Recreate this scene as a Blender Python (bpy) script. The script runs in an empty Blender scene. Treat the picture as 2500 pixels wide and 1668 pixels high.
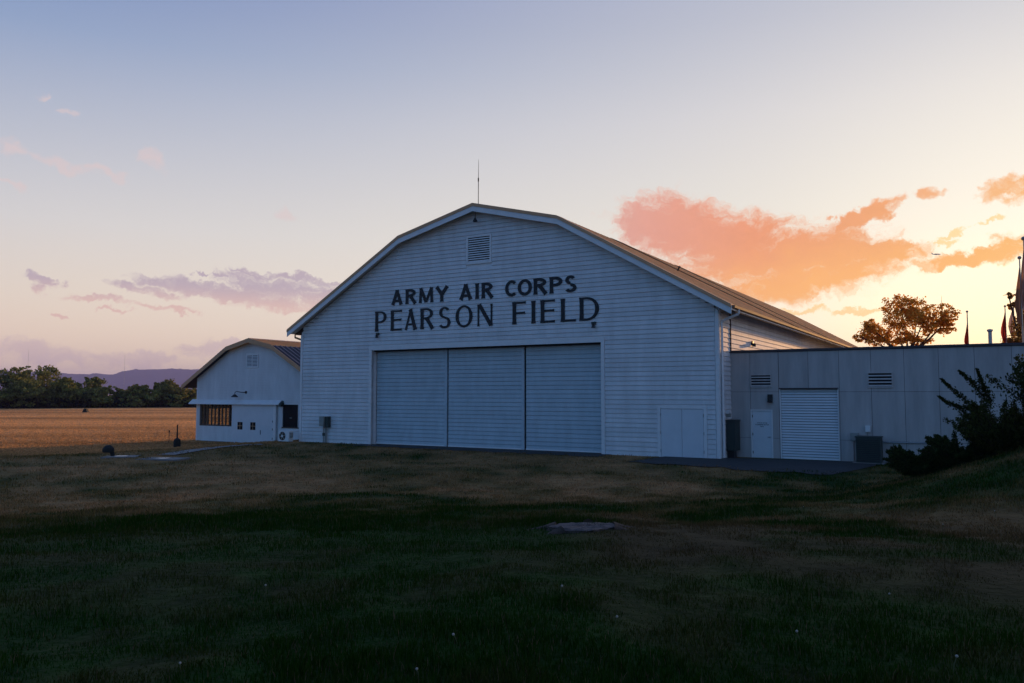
import bpy, math, random
import numpy as np
from mathutils import Vector
R = math.radians
scene = bpy.context.scene
col = scene.collection
rng = np.random.default_rng(7)
random.seed(7)

# ------------------------------------------------------------------ camera
FPX, YH, CX, CY = 1930.0, 962.0, 1250.0, 834.0       # focal length and horizon of the 2500 px photograph
PITCH = math.atan((YH - CY) / FPX)
CAMZ = 3.0
cd = bpy.data.cameras.new('camera'); cam = bpy.data.objects.new('camera', cd); col.objects.link(cam)
cd.sensor_width = 36.0; cd.lens = FPX * 36 / 2500
cd.clip_start = 0.1; cd.clip_end = 20000
cam.location = (0, 0, CAMZ); cam.rotation_euler = (math.pi / 2 + PITCH, 0, 0)
scene.camera = cam

def ray(x, y):
    dx = (x - CX) / FPX; dz = -(y - CY) / FPX
    return np.array([dx, math.cos(PITCH) - dz * math.sin(PITCH), math.sin(PITCH) + dz * math.cos(PITCH)])
def azel(x, y):
    r = ray(x, y)
    return math.degrees(math.atan2(r[0], r[1])), math.degrees(math.atan2(r[2], math.hypot(r[0], r[1])))

# ------------------------------------------------------------------ sun, sky, exposure
SUN_AZ, SUN_EL = 36.2, 5.0
S_DIR = Vector((math.sin(R(SUN_AZ)) * math.cos(R(SUN_EL)), math.cos(R(SUN_AZ)) * math.cos(R(SUN_EL)), math.sin(R(SUN_EL))))
sl = bpy.data.lights.new('sun', 'SUN'); sun = bpy.data.objects.new('sun', sl); col.objects.link(sun)
sl.energy = 5.0; sl.angle = R(1.2); sl.color = (1.0, 0.52, 0.20)
sun.rotation_euler = (-S_DIR).to_track_quat('-Z', 'Y').to_euler()
sun.location = (60, 90, 40)

scene.view_settings.view_transform = 'Standard'
scene.view_settings.look = 'None'
scene.view_settings.exposure = 0.0
scene.view_settings.gamma = 1.0
scene.view_settings.use_curve_mapping = False
scene.cycles.use_denoising = True
scene.cycles.max_bounces = 6
scene.cycles.diffuse_bounces = 3
scene.cycles.transparent_max_bounces = 16
scene.cycles.volume_bounces = 0
scene.cycles.sample_clamp_indirect = 6.0

def build_world():
    w = bpy.data.worlds.new('World'); scene.world = w; w.use_nodes = True
    nt = w.node_tree; N = nt.nodes; L = nt.links
    for n in list(N): N.remove(n)
    def put(sock, v):
        if isinstance(v, (int, float)): sock.default_value = v
        elif isinstance(v, (tuple, list)): sock.default_value = tuple(v) + ((1.0,) if len(v) == 3 and len(sock.default_value) == 4 else ())
        else: L.new(v, sock)
    def M(op, a, b=None, c=None):
        n = N.new('ShaderNodeMath'); n.operation = op
        put(n.inputs[0], a)
        if b is not None: put(n.inputs[1], b)
        if c is not None: put(n.inputs[2], c)
        return n.outputs[0]
    def smooth(v, lo, hi):
        n = N.new('ShaderNodeMapRange'); n.interpolation_type = 'SMOOTHSTEP'; n.clamp = True
        put(n.inputs['Value'], v); n.inputs['From Min'].default_value = lo; n.inputs['From Max'].default_value = hi
        return n.outputs[0]
    def mix(f, a, b, mode='MIX'):
        n = N.new('ShaderNodeMix'); n.data_type = 'RGBA'; n.blend_type = mode; n.clamp_factor = True
        put(n.inputs[0], f); put(n.inputs[6], a); put(n.inputs[7], b)
        return n.outputs[2]
    def ramp(v, stops):
        n = N.new('ShaderNodeValToRGB'); cr = n.color_ramp; cr.interpolation = 'EASE' if False else 'LINEAR'
        while len(cr.elements) < len(stops): cr.elements.new(0.5)
        for e, (p, c) in zip(cr.elements, stops): e.position = p; e.color = (*c, 1)
        put(n.inputs[0], v); return n.outputs[0]
    tc = N.new('ShaderNodeTexCoord'); D = tc.outputs['Generated']
    sp = N.new('ShaderNodeSeparateXYZ'); L.new(D, sp.inputs[0]); X, Y, Z = sp.outputs
    A = M('MULTIPLY', M('ARCTAN2', X, Y), 180 / math.pi)                   # azimuth in degrees, 0 = camera heading
    E = M('MULTIPLY', M('ARCSINE', Z), 180 / math.pi)                      # elevation in degrees
    dv = N.new('ShaderNodeVectorMath'); dv.operation = 'DOT_PRODUCT'; L.new(D, dv.inputs[0]); dv.inputs[1].default_value = S_DIR
    ANG = M('MULTIPLY', M('ARCCOSINE', M('MINIMUM', dv.outputs['Value'], 0.9999)), 180 / math.pi)
    hl = M('SQRT', M('MAXIMUM', M('ADD', M('MULTIPLY', X, X), M('MULTIPLY', Y, Y)), 1e-6))
    dh = M('DIVIDE', M('ADD', M('MULTIPLY', X, math.sin(R(SUN_AZ))), M('MULTIPLY', Y, math.cos(R(SUN_AZ)))), hl)
    DAZ = M('MULTIPLY', M('ARCCOSINE', M('MAXIMUM', M('MINIMUM', dh, 0.9999), -0.9999)), 180 / math.pi)
    EN = M('DIVIDE', M('MAXIMUM', E, 0.0), 50.0)
    zen = (0.085, 0.185, 0.44)
    west = ramp(EN, [(0, (1.25, 1.0, .68)), (.10, (1.12, 1.02, .84)), (.24, (.96, .90, .79)), (.38, (.80, .77, .76)), (.50, (.60, .61, .68)), (.60, (.49, .52, .65)), (1, zen)])
    side = ramp(EN, [(0, (1.15, .80, .58)), (.05, (1.12, .84, .60)), (.13, (.94, .80, .66)), (.22, (.76, .73, .72)), (.34, (.51, .55, .66)), (.45, (.285, .385, .60)), (.54, (.18, .275, .54)), (1, zen)])
    east = ramp(EN, [(0, (.085, .29, .55)), (.16, (.095, .325, .62)), (.45, (.07, .24, .56)), (1, zen)])
    sky = mix(smooth(DAZ, 2, 82), west, side)
    sky = mix(smooth(DAZ, 62, 150), sky, east)
    # physical sky mixed in
    ns = N.new('ShaderNodeTexSky'); ns.sky_type = 'NISHITA'; ns.sun_disc = False
    ns.sun_elevation = R(SUN_EL); ns.sun_rotation = R(SUN_AZ); ns.altitude = 20; ns.air_density = 1.0; ns.dust_density = 1.5; ns.ozone_density = 1.5
    nsc = mix(1.0, ns.outputs[0], (0.10, 0.10, 0.10), 'MULTIPLY')
    sky = mix(0.06, sky, nsc)
    glow = M('POWER', math.e, M('MULTIPLY', M('MULTIPLY', ANG, ANG), -1 / (2 * 9.5 ** 2)))
    sky = mix(M('MULTIPLY', glow, 0.75), sky, (1.20, 1.13, .95))
    de = M('DIVIDE', M('SUBTRACT', E, 2.0), 4.0); da = M('DIVIDE', DAZ, 10.0)
    core = M('POWER', math.e, M('MULTIPLY', M('MULTIPLY_ADD', de, de, M('MULTIPLY', da, da)), -.5))
    sky = mix(M('MULTIPLY', core, 0.9), sky, (2.5, 1.8, .85))

    # clouds ------------------------------------------------------------
    def warp(seed, sc):
        n = N.new('ShaderNodeTexNoise'); n.inputs['Scale'].default_value = sc; n.inputs['Detail'].default_value = 6; n.inputs['Roughness'].default_value = .62
        v = N.new('ShaderNodeVectorMath'); v.operation = 'ADD'; L.new(D, v.inputs[0]); v.inputs[1].default_value = (seed, seed, seed); L.new(v.outputs[0], n.inputs['Vector'])
        return M('SUBTRACT', n.outputs[0], .5)
    A = M('MULTIPLY_ADD', warp(3.1, 22.0), 5.5, A); EW = M('MULTIPLY_ADD', warp(8.7, 26.0), 2.6, E)
    cv = N.new('ShaderNodeCombineXYZ'); L.new(A, cv.inputs[0]); put(cv.inputs[1], M('MULTIPLY', EW, 2.0)); cv.inputs[2].default_value = 3.7
    def noise(scale, detail, rough, off=0.0, warp=0.0):
        n = N.new('ShaderNodeTexNoise'); n.inputs['Scale'].default_value = scale; n.inputs['Detail'].default_value = detail
        n.inputs['Roughness'].default_value = rough; n.inputs['Distortion'].default_value = warp
        v = N.new('ShaderNodeVectorMath'); v.operation = 'ADD'; L.new(cv.outputs[0], v.inputs[0]); v.inputs[1].default_value = (off, off * 1.7, off * .3)
        L.new(v.outputs[0], n.inputs['Vector']); return n.outputs[0]
    n1 = M('MULTIPLY_ADD', noise(0.34, 6, 0.6, 0, 0.3), .55, M('MULTIPLY', noise(1.3, 9, 0.7, 12.0, 0.5), .45))
    n2 = M('MULTIPLY_ADD', noise(0.75, 6, 0.6, 31.0, 0.3), .55, M('MULTIPLY', noise(2.6, 8, 0.7, 5.0, 0.5), .45))
    def ell(px, py, hw, hh, rot=0.0):
        a0, e0 = azel(px, py)
        ka = (azel(px + 10, py)[0] - azel(px - 10, py)[0]) / 20; ke = -(azel(px, py + 10)[1] - azel(px, py - 10)[1]) / 20
        a = M('SUBTRACT', A, a0); e = M('SUBTRACT', EW, e0)
        a = M('DIVIDE', a, ka); e = M('DIVIDE', e, ke)
        c, s = math.cos(R(rot)), math.sin(R(rot))
        p = M('MULTIPLY_ADD', a, c / hw, M('MULTIPLY', e, s / hw))
        q = M('MULTIPLY_ADD', a, -s / hh, M('MULTIPLY', e, c / hh))
        return M('SUBTRACT', 1.0, M('MULTIPLY_ADD', p, p, M('MULTIPLY', q, q)))
    def group(ells, nz, k, lo, hi):
        f = -1.2
        for e in ells:
            g = ell(*e); f = M('MAXIMUM', g, f)
        return smooth(M('MULTIPLY_ADD', M('SUBTRACT', nz, 0.5), k, f), lo, hi)
    big = group([(1575, 550, 110, 62, -8), (1660, 562, 165, 90, -12), (1800, 612, 225, 98, -8), (1960, 632, 245, 88, -2), (1930, 682, 200, 58, 2),
                 (2110, 615, 150, 38, -6), (2020, 690, 130, 26, 8), (2130, 512, 62, 20, 22), (2080, 540, 80, 22, 14), (2370, 624, 190, 19, 4), (2485, 600, 80, 36, 10)], n1, 3.4, -0.35, 0.65)
    sm = group([(2262, 463, 46, 18, 8), (2460, 470, 62, 34, -4), (2500, 455, 40, 30, 0)], n1, 3.0, -0.1, 1.0)
    streak = group([(1965, 758, 95, 8, 2), (2110, 750, 60, 8, 5), (2440, 545, 45, 7, 12), (2330, 575, 70, 7, 10), (2290, 595, 40, 6, 0)], n2, 3.0, -0.1, 0.9)
    left = group([(420, 696, 110, 20, -6), (350, 712, 90, 14, -6), (560, 722, 230, 24, -6), (700, 706, 190, 34, -6), (700, 742, 130, 18, -3), (105, 680, 55, 12, -4), (110, 700, 30, 16, 0), (245, 733, 90, 8, -7),
                  (620, 666, 40, 5, -10), (545, 676, 45, 6, -10), (720, 676, 130, 9, -7), (470, 670, 28, 4, 0), (400, 757, 70, 8, 0), (290, 765, 50, 5, 0), (150, 773, 40, 5, -8)], n2, 3.8, -0.25, 0.95)
    bank = group([(120, 862, 190, 34, -4), (300, 872, 190, 26, -4), (-60, 860, 160, 36, 0), (500, 862, 90, 24, 3), (560, 850, 110, 14, -2)], n1, 3.2, 0.0, 1.0)
    wisp = group([(108, 222, 26, 11, 0), (158, 277, 32, 10, 0), (372, 398, 44, 20, -40), (45, 368, 60, 18, -8), (150, 402, 90, 18, -12), (270, 425, 70, 12, -5), (10, 435, 40, 10, -20), (690, 532, 34, 14, -25),], n2, 3.0, -0.2, 1.4)
    lit = ramp(M('DIVIDE', ANG, 70.0), [(0, (1.05, .66, .24)), (.09, (1.08, .52, .12)), (.17, (1.0, .41, .13)), (.28, (.95, .335, .14)), (.38, (.86, .36, .25)), (.48, (.77, .44, .40)), (.75, (.60, .42, .46)), (1, (.50, .36, .46))])
    lav = (0.47, 0.36, 0.46)
    leftc = mix(smooth(E, 5.6, 7.6), (.84, .52, .45), lav)
    puff = M('MULTIPLY_ADD', n2, 0.5, 0.75)                                # thicker and thinner parts of the cloud
    cb = N.new('ShaderNodeCombineColor'); put(cb.inputs[0], puff); put(cb.inputs[1], puff); put(cb.inputs[2], puff)
    litp = mix(0.45, lit, mix(1.0, lit, cb.outputs[0], 'MULTIPLY'))
    under = M('MULTIPLY', M('SUBTRACT', 1.0, smooth(EW, 6.2, 11.5)), M('SUBTRACT', 1.0, smooth(ANG, 16, 32)))
    litp = mix(M('MULTIPLY', under, .75), litp, (1.25, .58, .11))
    litp = mix(M('MULTIPLY', M('SUBTRACT', 1.0, big), .35), litp, (1.1, .76, .50))
    sky = mix(M('MULTIPLY', wisp, 0.6), sky, (.80, .62, .60))
    sky = mix(M('MULTIPLY', bank, 0.55), sky, (.68, .50, .53))
    sky = mix(M('MULTIPLY', left, 0.75), sky, leftc)
    sky = mix(M('MULTIPLY', streak, 0.7), sky, (1.2, .74, .22))
    sky = mix(M('MULTIPLY', sm, 0.85), sky, lit)
    sky = mix(M('MULTIPLY', big, 0.92), sky, litp)
    bg = N.new('ShaderNodeBackground'); L.new(sky, bg.inputs[0]); bg.inputs[1].default_value = 1.0
    out = N.new('ShaderNodeOutputWorld'); L.new(bg.outputs[0], out.inputs[0])
    w.cycles.sampling_method = 'MANUAL'; w.cycles.sample_map_resolution = 512
build_world()

# ------------------------------------------------------------------ materials
def newmat(name):
    m = bpy.data.materials.new(name); m.use_nodes = True
    nt = m.node_tree; b = nt.nodes['Principled BSDF']
    return m, nt, b
def matte(name, c, rough=.6, metal=0.0, var=.12, scale=6.0, bump=0.0, spec=.4, stretch=(1, 1, 1), dirt=None, rnd=0.0):
    m, nt, b = newmat(name); N, L = nt.nodes, nt.links
    tc = N.new('ShaderNodeTexCoord'); mp = N.new('ShaderNodeMapping'); mp.inputs['Scale'].default_value = stretch
    L.new(tc.outputs['Object'], mp.inputs[0])
    nz = N.new('ShaderNodeTexNoise'); nz.inputs['Scale'].default_value = scale; nz.inputs['Detail'].default_value = 6; nz.inputs['Roughness'].default_value = .65
    L.new(mp.outputs[0], nz.inputs['Vector'])
    cr = N.new('ShaderNodeValToRGB'); cr.color_ramp.elements[0].position = .3; cr.color_ramp.elements[1].position = .7
    lo = dirt if dirt else tuple(v * (1 - var) for v in c)
    cr.color_ramp.elements[0].color = (*lo, 1); cr.color_ramp.elements[1].color = (*[min(1, v * (1 + var * .5)) for v in c], 1)
    L.new(nz.outputs[0], cr.inputs[0]); cs = cr.outputs[0]
    if rnd:
        oi = N.new('ShaderNodeObjectInfo'); mr = N.new('ShaderNodeMapRange'); mr.inputs[3].default_value = 1 - rnd; mr.inputs[4].default_value = 1.0
        L.new(oi.outputs['Random'], mr.inputs[0])
        mx = N.new('ShaderNodeMix'); mx.data_type = 'RGBA'; mx.blend_type = 'MULTIPLY'; mx.inputs[0].default_value = 1
        cc = N.new('ShaderNodeCombineColor')
        for i in range(3): L.new(mr.outputs[0], cc.inputs[i])
        L.new(cs, mx.inputs[6]); L.new(cc.outputs[0], mx.inputs[7]); cs = mx.outputs[2]
    L.new(cs, b.inputs['Base Color'])
    b.inputs['Roughness'].default_value = rough; b.inputs['Metallic'].default_value = metal; b.inputs['Specular IOR Level'].default_value = spec
    if bump:
        bp = N.new('ShaderNodeBump'); bp.inputs['Strength'].default_value = bump; bp.inputs['Distance'].default_value = .02
        n2 = N.new('ShaderNodeTexNoise'); n2.inputs['Scale'].default_value = scale * 6; n2.inputs['Detail'].default_value = 5
        L.new(mp.outputs[0], n2.inputs['Vector']); L.new(n2.outputs[0], bp.inputs['Height']); L.new(bp.outputs[0], b.inputs['Normal'])
    return m
def foliage(name, trans=.4, rough=.8):
    m, nt, b = newmat(name); N, L = nt.nodes, nt.links
    at = N.new('ShaderNodeAttribute'); at.attribute_name = 'Col'
    N.remove(b)
    d = N.new('ShaderNodeBsdfDiffuse'); t = N.new('ShaderNodeBsdfTranslucent'); mx = N.new('ShaderNodeMixShader'); mx.inputs[0].default_value = trans
    L.new(at.outputs['Color'], d.inputs[0]); L.new(at.outputs['Color'], t.inputs[0]); L.new(d.outputs[0], mx.inputs[1]); L.new(t.outputs[0], mx.inputs[2])
    L.new(mx.outputs[0], N['Material Output'].inputs[0]); return m
MT = dict(
    siding=matte('white_siding_paint', (.74, .75, .76), .7, var=.17, scale=.9, stretch=(1.6, 1, .45), bump=.08, rnd=.09, spec=.15),
    doorboard=matte('pale_blue_door_paint', (.50, .585, .63), .7, var=.12, scale=1.6, stretch=(1.5, 1, .5), spec=.15, rnd=.06),
    trim=matte('white_trim_paint', (.76, .76, .76), .5, var=.08, scale=2.0),
    doorpaint=matte('painted_door_steel', (.66, .69, .72), .5, var=.07, scale=1.3),
    flashing=matte('tan_metal_flashing', (.64, .37, .21), .75, spec=.15, var=.14, scale=1.2),
    roof=matte('sunlit_weathered_roof', (.95, .46, .19), .85, var=.22, scale=.8, stretch=(.3, 1, 1), spec=.08),
    darkstrip=matte('dark_brown_strip', (.075, .038, .032), .9, var=.25, scale=2, spec=.05),
    roofshade=matte('shaded_metal_roof', (.035, .03, .045), .7, metal=.0, var=.2, scale=1),  # shaded copy of the metal roof, for the small building's lower slopes
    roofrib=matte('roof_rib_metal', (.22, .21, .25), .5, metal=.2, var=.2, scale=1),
    letter=matte('black_letter_paint', (.010, .012, .017), .5, var=.2, scale=3),
    dark=matte('dark_void', (.012, .012, .014), .9, var=.1),
    black=matte('black_metal', (.02, .02, .022), .5, var=.2),
    grey=matte('grey_enamel', (.28, .29, .27), .55, var=.15, scale=5),
    green=matte('dark_green_enamel', (.035, .05, .045), .6, var=.2, scale=3),
    annex=matte('annex_panel_paint', (.50, .46, .44), .8, var=.22, scale=1.0, bump=.2, rnd=.06, stretch=(2.2, 1, .3)),
    cap=matte('dark_coping', (.055, .045, .05), .55, var=.2),
    gutter=matte('brown_gutter_paint', (.22, .13, .085), .75, var=.15, spec=.15),
    steel=matte('galvanised_pipe', (.42, .42, .42), .4, metal=.7, var=.15),
    plinth=matte('concrete_plinth', (.20, .17, .15), .9, var=.25, scale=3, bump=.3),
    concrete=matte('pale_concrete', (.21, .20, .19), .9, var=.25, scale=2.0, bump=.3),
    asphalt=matte('asphalt', (.032, .034, .036), .85, var=.35, scale=5, bump=.5),
    wood=matte('interior_wood', (.10, .06, .04), .8, var=.3),
    bark=matte('bark', (.07, .05, .04), .9, var=.35, scale=8, bump=.6),
    stump=matte('cut_wood', (.12, .09, .085), .85, var=.35, scale=9, bump=.5, stretch=(1, 1, .3)),
    hood=matte('black_rubber', (.015, .016, .015), .8, var=.2),
    white=matte('white_plastic', (.72, .73, .73), .4, var=.05),
    fluff=matte('seed_fluff', (.33, .32, .29), .95, var=.1),
    stem=matte('green_stem', (.06, .08, .03), .8, var=.2),
    alu=matte('aluminium_pole', (.35, .33, .30), .35, metal=.6, var=.1),
    plane=matte('airliner_paint', (.30, .30, .33), .5, var=.1),
    hill=matte('forested_hill', (.035, .045, .035), .95, var=.5, scale=.02, spec=.1),
    leaf=foliage('leaf', .65), woodleaf=foliage('wood_leaf', .3), blade=foliage('grass_blade', .35), needle=foliage('needle', .3),
)
def cloth(name, c):
    m, nt, b = newmat(name); N, L = nt.nodes, nt.links; N.remove(b)
    d = N.new('ShaderNodeBsdfDiffuse'); t = N.new('ShaderNodeBsdfTranslucent'); mx = N.new('ShaderNodeMixShader'); mx.inputs[0].default_value = .5
    nz = N.new('ShaderNodeTexNoise'); nz.inputs['Scale'].default_value = 3.0
    cr = N.new('ShaderNodeValToRGB'); cr.color_ramp.elements[0].color = (*[v * .8 for v in c], 1); cr.color_ramp.elements[1].color = (*c, 1)
    L.new(nz.outputs[0], cr.inputs[0])
    for s in (d, t): L.new(cr.outputs[0], s.inputs[0])
    L.new(d.outputs[0], mx.inputs[1]); L.new(t.outputs[0], mx.inputs[2]); L.new(mx.outputs[0], N['Material Output'].inputs[0]); return m
MT['flagtan'] = cloth('tan_flag_cloth', (.34, .20, .14)); MT['flagred'] = cloth('red_flag_cloth', (.40, .05, .035)); MT['flagwhite'] = cloth('white_flag_cloth', (.42, .35, .38)); MT['flagblue'] = cloth('blue_flag_cloth', (.10, .09, .22))
def glass(name):
    m, nt, b = newmat(name); N, L = nt.nodes, nt.links; N.remove(b)
    g = N.new('ShaderNodeBsdfGlossy'); g.inputs['Roughness'].default_value = .04; g.inputs['Color'].default_value = (.8, .85, .9, 1)
    t = N.new('ShaderNodeBsdfTransparent'); t.inputs[0].default_value = (.86, .87, .84, 1)
    mx = N.new('ShaderNodeMixShader'); mx.inputs[0].default_value = .05; L.new(t.outputs[0], mx.inputs[1]); L.new(g.outputs[0], mx.inputs[2])
    L.new(mx.outputs[0], N['Material Output'].inputs[0]); return m
MT['glass'] = glass('window_glass')
MT['glassdark'] = matte('dark_window_glass', (.010, .011, .014), .45, var=.1, spec=.12)
def ground_mat():
    m, nt, b = newmat('meadow_ground'); N, L = nt.nodes, nt.links
    at = N.new('ShaderNodeAttribute'); at.attribute_name = 'Col'
    tc = N.new('ShaderNodeTexCoord')
    nz = N.new('ShaderNodeTexNoise'); nz.inputs['Scale'].default_value = 2.2; nz.inputs['Detail'].default_value = 9; nz.inputs['Roughness'].default_value = .7
    L.new(tc.outputs['Object'], nz.inputs['Vector'])
    mr = N.new('ShaderNodeMapRange'); mr.inputs[1].default_value = .3; mr.inputs[2].default_value = .7; mr.inputs[3].default_value = .55; mr.inputs[4].default_value = 1.35
    L.new(nz.outputs[0], mr.inputs[0])
    cc = N.new('ShaderNodeCombineColor')
    for i in range(3): L.new(mr.outputs[0], cc.inputs[i])
    mx = N.new('ShaderNodeMix'); mx.data_type = 'RGBA'; mx.blend_type = 'MULTIPLY'; mx.inputs[0].default_value = 1
    L.new(at.outputs['Color'], mx.inputs[6]); L.new(cc.outputs[0], mx.inputs[7]); L.new(mx.outputs[2], b.inputs['Base Color'])
    b.inputs['Roughness'].default_value = .95; b.inputs['Specular IOR Level'].default_value = .1
    bp = N.new('ShaderNodeBump'); bp.inputs['Strength'].default_value = .7; bp.inputs['Distance'].default_value = .08
    n3 = N.new('ShaderNodeTexNoise'); n3.inputs['Scale'].default_value = 9; n3.inputs['Detail'].default_value = 8
    L.new(tc.outputs['Object'], n3.inputs['Vector']); L.new(n3.outputs[0], bp.inputs['Height']); L.new(bp.outputs[0], b.inputs['Normal'])
    return m
MT['ground'] = ground_mat()

# ------------------------------------------------------------------ mesh helpers
class MB:
    def __init__(self): self.v = []; self.f = []
    def poly(self, pts, faces):
        n = len(self.v); self.v += [tuple(map(float, p)) for p in pts]; self.f += [tuple(n + i for i in f) for f in faces]; return self
    def hexa(self, p):          # 8 points: bottom 4, top 4
        return self.poly(p, [(3, 2, 1, 0), (4, 5, 6, 7), (0, 1, 5, 4), (1, 2, 6, 5), (2, 3, 7, 6), (3, 0, 4, 7)])
    def box(self, x0, x1, y0, y1, z0, z1):
        return self.hexa([(x0, y0, z0), (x1, y0, z0), (x1, y1, z0), (x0, y1, z0), (x0, y0, z1), (x1, y0, z1), (x1, y1, z1), (x0, y1, z1)])
    def prism(self, poly, y0, y1):      # poly of (x, z), extruded in y
        n = len(poly); pts = [(x, y0, z) for x, z in poly] + [(x, y1, z) for x, z in poly]
        return self.poly(pts, [tuple(range(n)), tuple(range(2 * n - 1, n - 1, -1))] + [(i, i + n, (i + 1) % n + n, (i + 1) % n) for i in range(n)])
    def tube(self, pts, rad, seg=8, caps=True):
        pts = [Vector(p) for p in pts]; rad = rad if isinstance(rad, (list, tuple)) else [rad] * len(pts)
        n = len(self.v); up0 = None
        for i, p in enumerate(pts):
            d = (pts[min(i + 1, len(pts) - 1)] - pts[max(i - 1, 0)]).normalized()
            a = d.cross(Vector((0, 0, 1)))
            if a.length < 1e-3: a = d.cross(Vector((0, 1, 0)))
            a.normalize(); b = d.cross(a)
            for k in range(seg):
                t = 2 * math.pi * k / seg; q = p + (a * math.cos(t) + b * math.sin(t)) * rad[i]; self.v.append(tuple(q))
        for i in range(len(pts) - 1):
            for k in range(seg):
                k2 = (k + 1) % seg; self.f.append((n + i * seg + k, n + i * seg + k2, n + (i + 1) * seg + k2, n + (i + 1) * seg + k))
        if caps:
            self.f.append(tuple(n + k for k in range(seg))); m = n + (len(pts) - 1) * seg; self.f.append(tuple(m + k for k in reversed(range(seg))))
        return self
    def lathe(self, prof, seg=20, c=(0, 0, 0)):    # profile of (r, z)
        n = len(self.v)
        for r, z in prof:
            for k in range(seg):
                t = 2 * math.pi * k / seg; self.v.append((c[0] + r * math.cos(t), c[1] + r * math.sin(t), c[2] + z))
        for i in range(len(prof) - 1):
            for k in range(seg):
                k2 = (k + 1) % seg; self.f.append((n + i * seg + k, n + i * seg + k2, n + (i + 1) * seg + k2, n + (i + 1) * seg + k))
        return self
    def build(self, name, mat, parent=None, smooth=False, loc=None, rotz=0.0):
        me = bpy.data.meshes.new(name); me.from_pydata(self.v, [], self.f); me.update()
        return link(name, me, mat, parent, smooth, loc, rotz)
def link(name, me, mat, parent=None, smooth=False, loc=None, rotz=0.0):
    if mat: me.materials.append(MT[mat] if isinstance(mat, str) else mat)
    if smooth: me.polygons.foreach_set('use_smooth', [True] * len(me.polygons))
    o = bpy.data.objects.new(name, me); col.objects.link(o)
    if parent: o.parent = parent
    if loc is not None: o.location = loc
    o.rotation_euler = (0, 0, rotz); return o
def mesh_np(name, V, F, colr=None):           # V (n,3), F (m,k) -> mesh, colr per vertex
    me = bpy.data.meshes.new(name); V = np.asarray(V, np.float32); F = np.asarray(F, np.int32)
    me.vertices.add(len(V)); me.vertices.foreach_set('co', V.ravel())
    m, k = F.shape
    me.loops.add(m * k); me.loops.foreach_set('vertex_index', F.ravel())
    me.polygons.add(m); me.polygons.foreach_set('loop_start', np.arange(0, m * k, k, dtype=np.int32)); me.polygons.foreach_set('loop_total', np.full(m, k, np.int32))
    if colr is not None:
        a = me.color_attributes.new('Col', 'FLOAT_COLOR', 'POINT')
        c4 = np.ones((len(V), 4), np.float32); c4[:, :3] = colr; a.data.foreach_set('color', c4.ravel())
    me.update(calc_edges=True); return me
def tag(o, label, cat, group=None):
    o['label'] = label; o['category'] = cat
    if group: o['group'] = group
    return o
def thing(name, label, cat, loc=(0, 0, 0), rotz=0.0, group=None):
    o = bpy.data.objects.new(name, None); col.objects.link(o); o.location = loc; o.rotation_euler = (0, 0, rotz); o.empty_display_size = .3
    return tag(o, label, cat, group)

# ------------------------------------------------------------------ terrain
A0 = R(59.3)
O = np.array([9.59, 36.66])                              # right front corner of the hangar
XD = np.array([math.sin(A0), -math.cos(A0)])             # along the front, to the right
YD = np.array([math.cos(A0), math.sin(A0)])              # into the building
HROT = math.atan2(XD[1], XD[0])
def H(x, y, z=0.0):                                      # hangar frame -> world
    p = O + XD * x + YD * y; return (float(p[0]), float(p[1]), z)
def sstep(a, b, v):
    t = np.clip((v - a) / (b - a), 0, 1); return t * t * (3 - 2 * t)
_lat = np.random.default_rng(3).random((256, 256))
def vnoise(x, y):
    xi = np.floor(x).astype(int); yi = np.floor(y).astype(int); fx = x - xi; fy = y - yi
    fx = fx * fx * (3 - 2 * fx); fy = fy * fy * (3 - 2 * fy)
    g = lambda i, j: _lat[i % 256, j % 256]
    return (g(xi, yi) * (1 - fx) + g(xi + 1, yi) * fx) * (1 - fy) + (g(xi, yi + 1) * (1 - fx) + g(xi + 1, yi + 1) * fx) * fy
def fbm(x, y, o=4):
    s = 0; a = .5
    for i in range(o): s = s + a * vnoise(x * 2 ** i + 17 * i, y * 2 ** i + 5 * i); a *= .5
    return s / (1 - .5 ** o)
def hfr(x, y):
    dx = x - O[0]; dy = y - O[1]; return dx * XD[0] + dy * XD[1], dx * YD[0] + dy * YD[1]
def terr(x, y):
    x = np.asarray(x, float); y = np.asarray(y, float)
    hx, hy = hfr(x, y)
    dd = np.hypot(x * .55, np.maximum(y, 0)); d = np.hypot(x, y)
    z = 1.42 * (1 - sstep(3, 27, dd))
    z = z + 1.75 * sstep(6.0, 13.5, hx) * sstep(2.0, 9.5, -hy) * (1 - sstep(12, 23, -hy))
    z = z - .52 * sstep(26, 36, -hx) * sstep(-25, -6, hy)
    z = np.where(d > 60, z + (-.5 - z) * sstep(60, 160, d), z)
    near = 1 - sstep(25, 60, d)
    flat = sstep(.3, 4, -hy)                              # keep it level against the walls
    z = z + (fbm(x * .35, y * .35) - .5) * .22 * near * flat + (fbm(x * 1.7 + 40, y * 1.7) - .5) * .07 * near * flat
    sx, sy = 1.16, 12.5
    z = z + .06 * np.exp(-((x - sx) ** 2 + (y - sy) ** 2) / 1.2)
    return z
def hit(px, py):                                         # where a line of sight meets the terrain
    r = ray(px, py); t = np.linspace(2, 400, 40000); P = r[None] * t[:, None]; P[:, 2] += CAMZ
    k = np.argmax(P[:, 2] < terr(P[:, 0], P[:, 1])); return P[k]
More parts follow.
